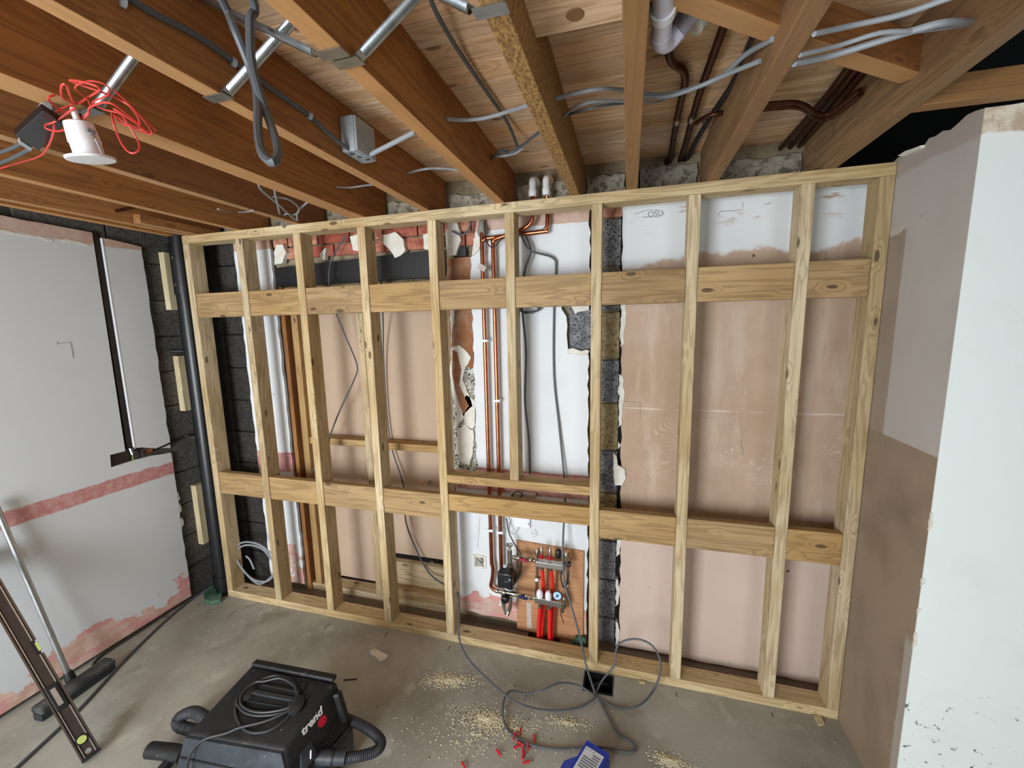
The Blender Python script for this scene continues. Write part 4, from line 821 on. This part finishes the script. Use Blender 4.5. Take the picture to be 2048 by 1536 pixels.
cable('red_cable_tangle', R_, .0024, M['red'], 'tangle of thin red fire cable looped round a joist above the downlight', n=6, sm=6)
R2 = [(120, 232, 2, 2.37), (150, 240, 2, 2.36), (178, 222, 2, 2.38), (176, 200, 2, 2.385), (150, 176, 2, 2.38), (180, 162, 2, 2.385), (215, 172, 2, 2.38), (215, 190, 2, 2.38), (185, 205, 2, 2.385), (205, 218, 2, 2.38), (240, 228, 2, 2.375), (262, 250, 2, 2.36), (290, 262, 2, 2.35), (312, 262, 2, 2.36), (290, 240, 2, 2.37), (262, 212, 2, 2.375), (240, 190, 2, 2.385), (228, 182, 2, 2.385), (250, 200, 2, 2.375), (285, 238, 2, 2.36), (304, 268, 2, 2.345), (270, 258, 2, 2.35), (232, 232, 2, 2.37)]
cable('red_cable_tangle', R2, .0018, M['red'], 'thinner loops of red fire cable behind the main tangle', n=6, sm=6)
cable('downlight_lead', [(160, 228, 2, 2.39), (163, 238, 2, 2.385), c_ + ax_ * .115], .003, M['cableb'], 'short dark lead holding the downlight from the joist', n=6)

# ------------------------------------------------------------------ floor items
# spirit level leaning on the left wall
lv = thing('spirit_level', (.42, -1.0, 0), 'long brown aluminium spirit level leaning against the left wall', 'spirit level')
p0 = W(184, 1513, 2, .012); p1 = W(-48, 1116, 0, -.19); d = (p1 - p0).normalized()
# top end rests on the wall plane
tt_ = (-.19 - p0.x) / d.x; L_len = tt_
side = d.cross(Vector(p0) - CAMLOC + Vector((.35, 0, 0))).normalized()        # across the 60 mm web, seen face-on
if side.x < 0: side = -side
nrm = d.cross(side).normalized()
if nrm.dot(CAMLOC - p0) < 0: nrm = -nrm
def lbar(u0, u1, s0, s1, n0, n1, nm, mt, bev=0, par=None):
    q = []
    for nn in (n0, n1):
        for u, s_ in ((u0, s0), (u1, s0), (u1, s1), (u0, s1)): q.append(p0 + d * u + side * s_ + nrm * nn)
    return MB().hexa(q, bev).build(nm, M[mt], par or lv)
lbar(.01, L_len, -.024, .024, -.006, .006, 'web', 'brown_alu')
lbar(.01, L_len, -.030, -.024, -.012, .012, 'edge_rail', 'rail_alu')
lbar(.01, .50, .024, .030, -.012, .012, 'edge_rail', 'rail_alu'); lbar(.57, L_len, .024, .030, -.012, .012, 'edge_rail', 'rail_alu')
lbar(.01, .50, .016, .020, .006, .010, 'web_rib', 'alu'); lbar(.57, L_len, .016, .020, .006, .010, 'web_rib', 'alu'); lbar(.01, L_len, -.019, -.016, .006, .010, 'web_rib', 'alu')
lbar(0, .012, -.031, .031, -.013, .013, 'end_cap', 'black_pl', .003)
ws_ = lbar(.24, .36, -.022, .022, -.014, .014, 'window_surround', 'black_pl', .006)
lbar(.26, .34, -.008, .008, .0142, .0152, 'window_mirror', 'alu', par=ws_)
c_ = p0 + d * .085; MB().lathe(c_ + nrm * .004, nrm, [(0, .021), (.008, .021)], 24).build('vial_ring', M['black_pl'], lv); MB().lathe(c_ + nrm * .0125, nrm, [(0, .015), (.001, .015)], 24).build('vial', M['vial'], lv)
c_ = p0 + d * .03; MB().lathe(c_ + nrm * .0065, nrm, [(0, .01), (.0015, .01)], 20).build('badge', M['alu'], lv)
lbar(.50, .57, .010, .024, -.008, .008, 'vial_block', 'black_pl'); lbar(.515, .555, .020, .0285, -.007, .009, 'top_vial', 'vial')
# broom
br = thing('broom', (-.05, -.78, 0), 'wide broom with an aluminium pole standing against the left wall', 'broom')
MB().tube([(-.10, -.79, .06), (-.175, -.875, .945), (-.18, -.885, 1.05)], .0125, 16, 0).build('pole', M['alu'], br, smooth=True)
a = W(222, 1320, 2, .055); b = W(72, 1424, 2, .055)
MB().bar(a, b, .075, .034, bev=.012).build('head', M['broom_head'], br)
MB().bar(a + Vector((0, 0, -.033)), b + Vector((0, 0, -.033)), .055, .034, bev=.004).build('bristles', M['brush'], br)
MB().lathe((-.098, -.788, .055), (-.08, -.09, .9), [(0, .022), (.04, .019), (.05, .016)], 16).build('pole_socket', M['black_dusty'], br, smooth=True)
cable('floor_cable', [(432, 1172, 2, .012), (395, 1190, 2, .008), (330, 1242, 2, .008), (250, 1320, 2, .008), (165, 1412, 2, .008), (120, 1455, 2, .008), (30, 1538, 2, .008), (-30, 1590, 2, .008)], .007, M['cabled'], 'long dark cable lying on the floor along the left wall')
cable('floor_cable', [(380, 1198, 2, .01), (330, 1228, 2, .01), (270, 1268, 2, .01), (205, 1310, 2, .008), (185, 1330, 2, .008)], .006, M['debris'], 'dark strip tight against the left wall foot behind the broom')

# dust extractor
vc = thing('dust_extractor', (1.26, -.86, 0), 'dusty black dust extractor with a wound flex on its sloping top', 'vacuum cleaner')
BT = [(1.04, -1.01), (1.455, -.965), (1.50, -.72), (1.075, -.74)]      # top outline fl fr br bl
TZ = [.300, .300, .372, .372]
def vx(i, off, z): 
    c = Vector((1.265, -.86)); p = Vector(BT[i]); q = p + (p - c).normalized() * off; return Vector((q.x, q.y, z))
top = [Vector((BT[i][0], BT[i][1], TZ[i])) for i in range(4)]
low = [vx(i, .045, .155) for i in range(4)]
MB().hexa([low[i] for i in range(4)] + top, .018).build('motor_head', M['vac_body'], vc, smooth=True)
q = [vx(i, .05, .02) for i in range(4)] + [vx(i, .052, .15) for i in range(4)]
MB().hexa(q, .02).build('tank', M['vac_front'], vc, smooth=True)
# front panel
fl, fr2 = top[0], top[1]; nf = Vector((.108, -.99, 0))
a0, a1 = low[0] + nf * .006, low[1] + nf * .006
b0, b1 = fl + nf * .008 + Vector((.004, 0, -.004)), fr2 + nf * .008 + Vector((-.004, 0, -.004))
MB().poly([a0, a1, b1, b0], -nf * .012).build('front_panel', M['vac_front'], vc)
MB().bar(a0.lerp(b0, .45) + nf * .002, a1.lerp(b1, .40) + nf * .002, .004, .008, up=(0, 0, 1)).build('panel_seam', M['cableb'], vc)
# rear lip along the top
MB().bar(top[3] + Vector((.01, .0, .008)), top[2] + Vector((-.01, .0, .008)), .03, .018, bev=.008).build('rear_lip', M['vac_body'], vc, smooth=True)
def T(u, v_, h=.004):           # a point on the sloping top, u left to right, v front to back
    return (top[0].lerp(top[1], u)).lerp(top[3].lerp(top[2], u), v_) + Vector((0, -.28, .96)) * h
q = [T(.30, .42), T(.78, .44), T(.74, .86), T(.30, .84)]
MB().hexa([p + Vector((0, 0, -.002)) for p in q] + [p + Vector((0, 0, .001)) for p in q]).build('recess_shade_plate', M['black'], vc)  # flat black plate, the shade of the recess put into its colour
MB().bar(T(.28, .62, .008), T(.78, .62, .008), .018, .008, bev=.002).build('carry_handle', M['vac_front'], vc)
MB().bar(T(.30, .50, .006), T(.76, .50, .006), .004, .004).build('recess_rib', M['vac_front'], vc); MB().bar(T(.32, .74, .008), T(.74, .74, .008), .012, .006, bev=.002).build('recess_rib', M['black_dusty'], vc)
MB().lathe(T(.80, .56, -.002), (0, -.28, .96), [(0, .035), (.014, .033), (.016, .026)], 22).build('flex_winder', M['vac_body'], vc, smooth=True)
MB().lathe(T(.25, .58, -.002), (0, -.28, .96), [(0, .03), (.012, .028), (.014, .02)], 22).build('flex_winder', M['vac_body'], vc, smooth=True)
tn = (top[1] - top[0]).cross(top[3] - top[0]).normalized()
def TP(cx, cy, h=.012):         # a point h above the sloping top
    d_ = R @ Vector(((360 + cx / 4.655 - 1024) / F, 1, -(1300 + cy / 4.655 - 768) / F))
    return CAMLOC + d_ * ((top[0] + tn * h - CAMLOC).dot(tn) / d_.dot(tn))
L1 = [(760, 270), (900, 238), (1040, 285), (1105, 400), (1070, 500), (960, 580), (760, 612), (610, 585), (535, 510), (530, 460)]
L2 = [(790, 290), (930, 262), (1050, 320), (1090, 410), (1050, 510), (930, 560), (750, 580), (620, 550), (560, 480), (600, 380), (700, 300), (790, 290)]
L3 = [(545, 460), (515, 560), (540, 660), (600, 740), (700, 770), (850, 740), (1000, 630), (1080, 520), (1110, 420)]
MB().tube([TP(*p, .010) for p in L1], .0048, 7, 5).tube([TP(*p, .014) for p in L2], .0048, 7, 5).tube([TP(*p, .006) for p in L3], .0048, 7, 5).build('flex', M['cabled2'], vc, smooth=True)
tail = [TP(1060, 500, .014), TP(1000, 570, .014), TP(800, 662, .014), TP(560, 722, .014), TP(430, 775, .010)]
tail += [top[0].lerp(top[1], .22) + Vector((0, -.012, .004)), top[0].lerp(top[1], .13) + Vector((-.004, -.035, -.05)), Vector((1.08, -1.075, .12)), Vector((1.07, -1.10, .03)), Vector((1.08, -1.16, .008))]
MB().tube(tail, .0046, 7, 5).build('flex_tail', M['cabled2'], vc, smooth=True)
# side face graphics
s0 = top[1].lerp(low[1], .5); s1 = top[2].lerp(low[2], .5); xd = (s1 - s0).normalized()
upv = (top[1].lerp(top[2], .5) - low[1].lerp(low[2], .5)).normalized(); nn_ = xd.cross(upv).normalized(); upv = nn_.cross(xd)
def S(u, v_, h=.002): return low[1].lerp(low[2], u).lerp(top[1].lerp(top[2], u), v_) + nn_ * h
mw = Matrix((xd, upv, nn_)).transposed().to_4x4(); mw.translation = S(.46, .88, .003)
text('trend', .042, 'lettering', M['white_ink'], vc, mw, .0006, .25, .0012)
MB().lathe(S(.60, .66, .001), nn_, [(0, .019), (.003, .019)], 26).build('logo_disc', M['red_ink'], vc)
q = [S(.14, .18), S(.40, .22), S(.36, .58), S(.20, .56)]; MB().poly(q, nn_ * .008).build('switch_panel', M['vac_front'], vc)
MB().bar(S(.30, .3, .012), S(.33, .45, .012), .004, .006).build('switch_mark', M['white_ink'], vc)
MB().bar(S(.90, .2, .0), S(.92, .85, .0), .03, .04, bev=.012).build('side_latch', M['vac_body'], vc, smooth=True)
def hose(pts, r, name):
    mb_ = MB(); mb_.tube(pts, lambda t: r, 14, 8)
    return mb_.build(name, M['rubber'], vc, smooth=True)
H = [W(658, 1428, 2, .16), W(700, 1440, 2, .15), W(742, 1462, 2, .14), W(762, 1484, 2, .13), W(752, 1502, 2, .13), W(720, 1512, 2, .14), W(685, 1515, 2, .15), W(650, 1514, 2, .16)]
mb_ = MB(); 
def corr(t): return .0195 + .0014 * math.sin(t * 420)
mb_.tube(H, corr, 14, 28); mb_.build('suction_hose', M['rubber'], vc, smooth=True)
hc_ = MB().tube([W(692, 1514, 2, .15), W(632, 1513, 2, .165)], .027, 18, 0).build('hose_cuff', M['vac_front'], vc, smooth=True)
MB().tube([W(664, 1514, 2, .158), W(668, 1514, 2, .157)], .0285, 18, 0).build('cuff_band', M['cableb'], hc_, smooth=True)
H = [W(415, 1462, 2, .10), W(410, 1436, 2, .12), W(385, 1424, 2, .10), W(358, 1436, 2, .07), W(360, 1452, 2, .05), W(395, 1462, 2, .04)]
MB().tube(H, lambda t: .024 + .001 * math.sin(t * 330), 14, 24).build('suction_hose', M['rubber'], vc, smooth=True)
MB().tube([W(400, 1512, 2, .09), W(362, 1508, 2, .08)], .012, 14, 0).build('chrome_tube', M['chrome'], vc, smooth=True)
MB().tube([W(368, 1510, 2, .08), W(340, 1504, 2, .07), W(300, 1500, 2, .06)], .030, 18, 3).build('tool_cuff', M['vac_body'], vc, smooth=True)
MB().tube([W(340, 1522, 2, .05), W(310, 1560, 2, .03), W(300, 1590, 2, .03)], .022, 14, 3).build('floor_tool', M['black_pl'], vc, smooth=True)
for i in range(4):
    v = vx(i, .02, .0); MB().lathe((v.x, v.y, 0), (0, 0, 1), [(0, .016), (.022, .02)], 12).build('foot', M['rubber'], vc)

# blue carton
bx = thing('fixings_carton', (2.5, -.5, 0), 'open blue cardboard carton with a white label on the floor at the bottom edge', 'box')
hz = .075; A = W(1174, 1480, 2, hz); B = W(1219, 1508, 2, hz); dv = (W(1140, 1536, 2, hz) - A); dv = dv.normalized() * .15
tp = [A, A + dv, B + dv, B]
MB().hexa([Vector((p.x, p.y, .0)) for p in tp] + tp, .001).build('carton_body', M['blue'], bx)
e1 = (B - A); lq = [A + e1 * .1 + dv * .16, A + e1 * .1 + dv * .9, A + e1 * .88 + dv * .9, A + e1 * .88 + dv * .16]
MB().poly([p + Vector((0, 0, .0003)) for p in lq], (0, 0, .0006)).build('label_sheet', M['paper'], bx)
for k in range(3):
    c_ = A + e1 * (.2 + .14 * k) + dv * .22 + Vector((0, 0, .001)); MB().lathe(c_, (0, 0, 1), [(0, .0028), (.0004, .0028)], 10).build('label_dot', M['pencil'], bx)
for k in range(7):
    c_ = A + dv * (.30 + .075 * k) + Vector((0, 0, .0013)); s0_ = .5 if k < 2 else .18; MB().bar(c_ + e1 * s0_, c_ + e1 * .82, .005, .0004).build('label_line', M['ink'], bx)
fp = [A + dv * .55, A + dv * .95, A + dv * .95 + Vector((-.05, -.01, -.03)), A + dv * .6 + Vector((-.05, .0, -.03))]
MB().poly(fp, (0, 0, -.0015)).build('flap', M['blue'], bx)
# wall plugs
labs = ['beside the grey cable loop, topmost of the spill', 'left tip of the spill', 'right edge of the spill under the cable', 'upper left of the main heap', 'left of the main heap', 'right of the main heap', 'middle of the main heap', 'lower middle of the heap', 'lowest of the heap', 'lone one left of the heap standing apart', 'at the bottom edge of the photo, far left']
for (px, py), lab in zip(((1040, 1464), (1028, 1475), (1068, 1479), (1040, 1488), (1034, 1495), (1056, 1494), (1046, 1500), (1047, 1512), (1052, 1526), (997, 1507), (927, 1533)), labs):
    v = W(px, py, 2, .004); a = random.random() * 6.28; dd = Vector((math.cos(a), math.sin(a), 0)); ex = Vector((0, 0, .0045))
    t_ = thing('wall_plug', v, 'red plastic wall plug, ' + lab, 'wall plug', 'spilled red wall plugs')
    MB().lathe(v + ex - dd * .016, dd, [(0, .0055), (.002, .0055), (.0025, .0042), (.012, .0046), (.013, .0036), (.02, .0046), (.021, .0036), (.027, .0044), (.033, .0025)], 10).build('sleeve', M['plug'], t_)
    MB().box(v + ex + dd * .004 - Vector((.0006, .0006, 0)) - dd * 0, v + ex + dd * .004 + Vector((.0006, .0006, .0055))).build('fin', M['plug'], t_)
# plaster scrap, timber scraps, marks
v = [W(a, b, 2, .001) for a, b in [(740, 1303), (750, 1299), (768, 1308), (777, 1312), (772, 1320), (760, 1324), (752, 1315), (741, 1309)]]
o = MB().poly([tuple(p) for p in v], (0, 0, .006)).build('plaster_scrap', M['plaster_white']); tag(o, 'flat broken plaster scrap lying alone on the floor in front of the frame', 'scrap')
v = [W(a, b, 2, .0005) for a, b in [(1628, 1434), (1640, 1432), (1649, 1450), (1637, 1453)]]
o = MB().poly([tuple(p) for p in v], (0, 0, .008)).build('packer', M['raw']); tag(o, 'small pale packer strip sticking out from under the right end of the frame', 'packer')
v = [W(a, b, 2, .0005) for a, b in [(1279, 1362), (1291, 1364), (1290, 1368), (1278, 1366)]]
o = MB().poly([tuple(p) for p in v], (0, 0, .006)).build('packer', M['raw']); tag(o, 'tiny pale packer under the bottom plate right of the floor pit', 'packer')
o = MB().bar(W(687, 1360, 2, .003), W(714, 1358, 2, .003), .004, .005).build('timber_splinter', M['debris']); tag(o, 'dark wooden splinter on the floor right of the dust extractor', 'scrap')
for a, b in (((470, 1222), (455, 1234)), ((660, 1247), (648, 1258)), ((775, 1264), (768, 1276)), ((900, 1292), (895, 1300)), ((1352, 1384), (1354, 1394)), ((1543, 1425), (1546, 1434))):
    MB().bar(W(*a, 2, .0008), W(*b, 2, .0008), .003, .001).build('setting_out_mark', M['debris'], floor)
# sawdust
def pile(cx, cy, rx, ry, n, lab, mat='dust', ang=0):
    me_v = []; me_f = []; c0 = W(cx, cy, 2, 0); ux = W(cx + rx, cy + ang, 2, 0) - c0; uy = W(cx, cy - ry, 2, 0) - c0
    for k in range(n):
        r_ = abs(random.gauss(0, .55)); a = random.random() * 6.283
        p = c0 + ux * r_ * math.cos(a) + uy * r_ * math.sin(a); s_ = random.uniform(.0014, .0052); h = max(0, 1 - r_) * .006 * random.random()
        b = len(me_v); q = random.random() * 6.28
        for j in range(3): me_v.append((p.x + s_ * math.cos(q + j * 2.1), p.y + s_ * math.sin(q + j * 2.1) * .7, .0006 + h + random.random() * .001))
        me_v.append((p.x, p.y, .0016 + h + s_ * .5)); me_f += [(b, b + 1, b + 3), (b + 1, b + 2, b + 3), (b + 2, b, b + 3), (b, b + 2, b + 1)]
    me = bpy.data.meshes.new('sawdust'); me.from_pydata(me_v, [], me_f); me.materials.append(M[mat])
    o = bpy.data.objects.new('sawdust' if mat == 'dust' else 'floor_debris', me); sc.collection.objects.link(o); o['kind'] = 'stuff'; tag(o, lab, 'sawdust' if mat == 'dust' else 'debris')
pile(898, 1362, 62, 16, 1500, 'upper left pile of sawdust in front of the bottom plate')
pile(975, 1440, 60, 24, 2000, 'central pile of sawdust left of the red wall plugs', ang=10)
pile(1135, 1447, 50, 14, 420, 'thin scatter of sawdust between the cable loops', ang=8)
pile(1340, 1522, 38, 16, 900, 'lower right pile of sawdust at the bottom edge', ang=12)
pile(1040, 1460, 50, 22, 260, 'sprinkle of sawdust around the red wall plugs')
pile(960, 1470, 230, 70, 500, 'fine pale shavings scattered over the floor between the extractor and the carton')
pile(950, 1430, 180, 70, 160, 'dark crumbs scattered over the floor near the sawdust', 'debris')
pile(330, 1235, 90, 25, 120, 'dark crumbs along the foot of the left wall', 'debris')
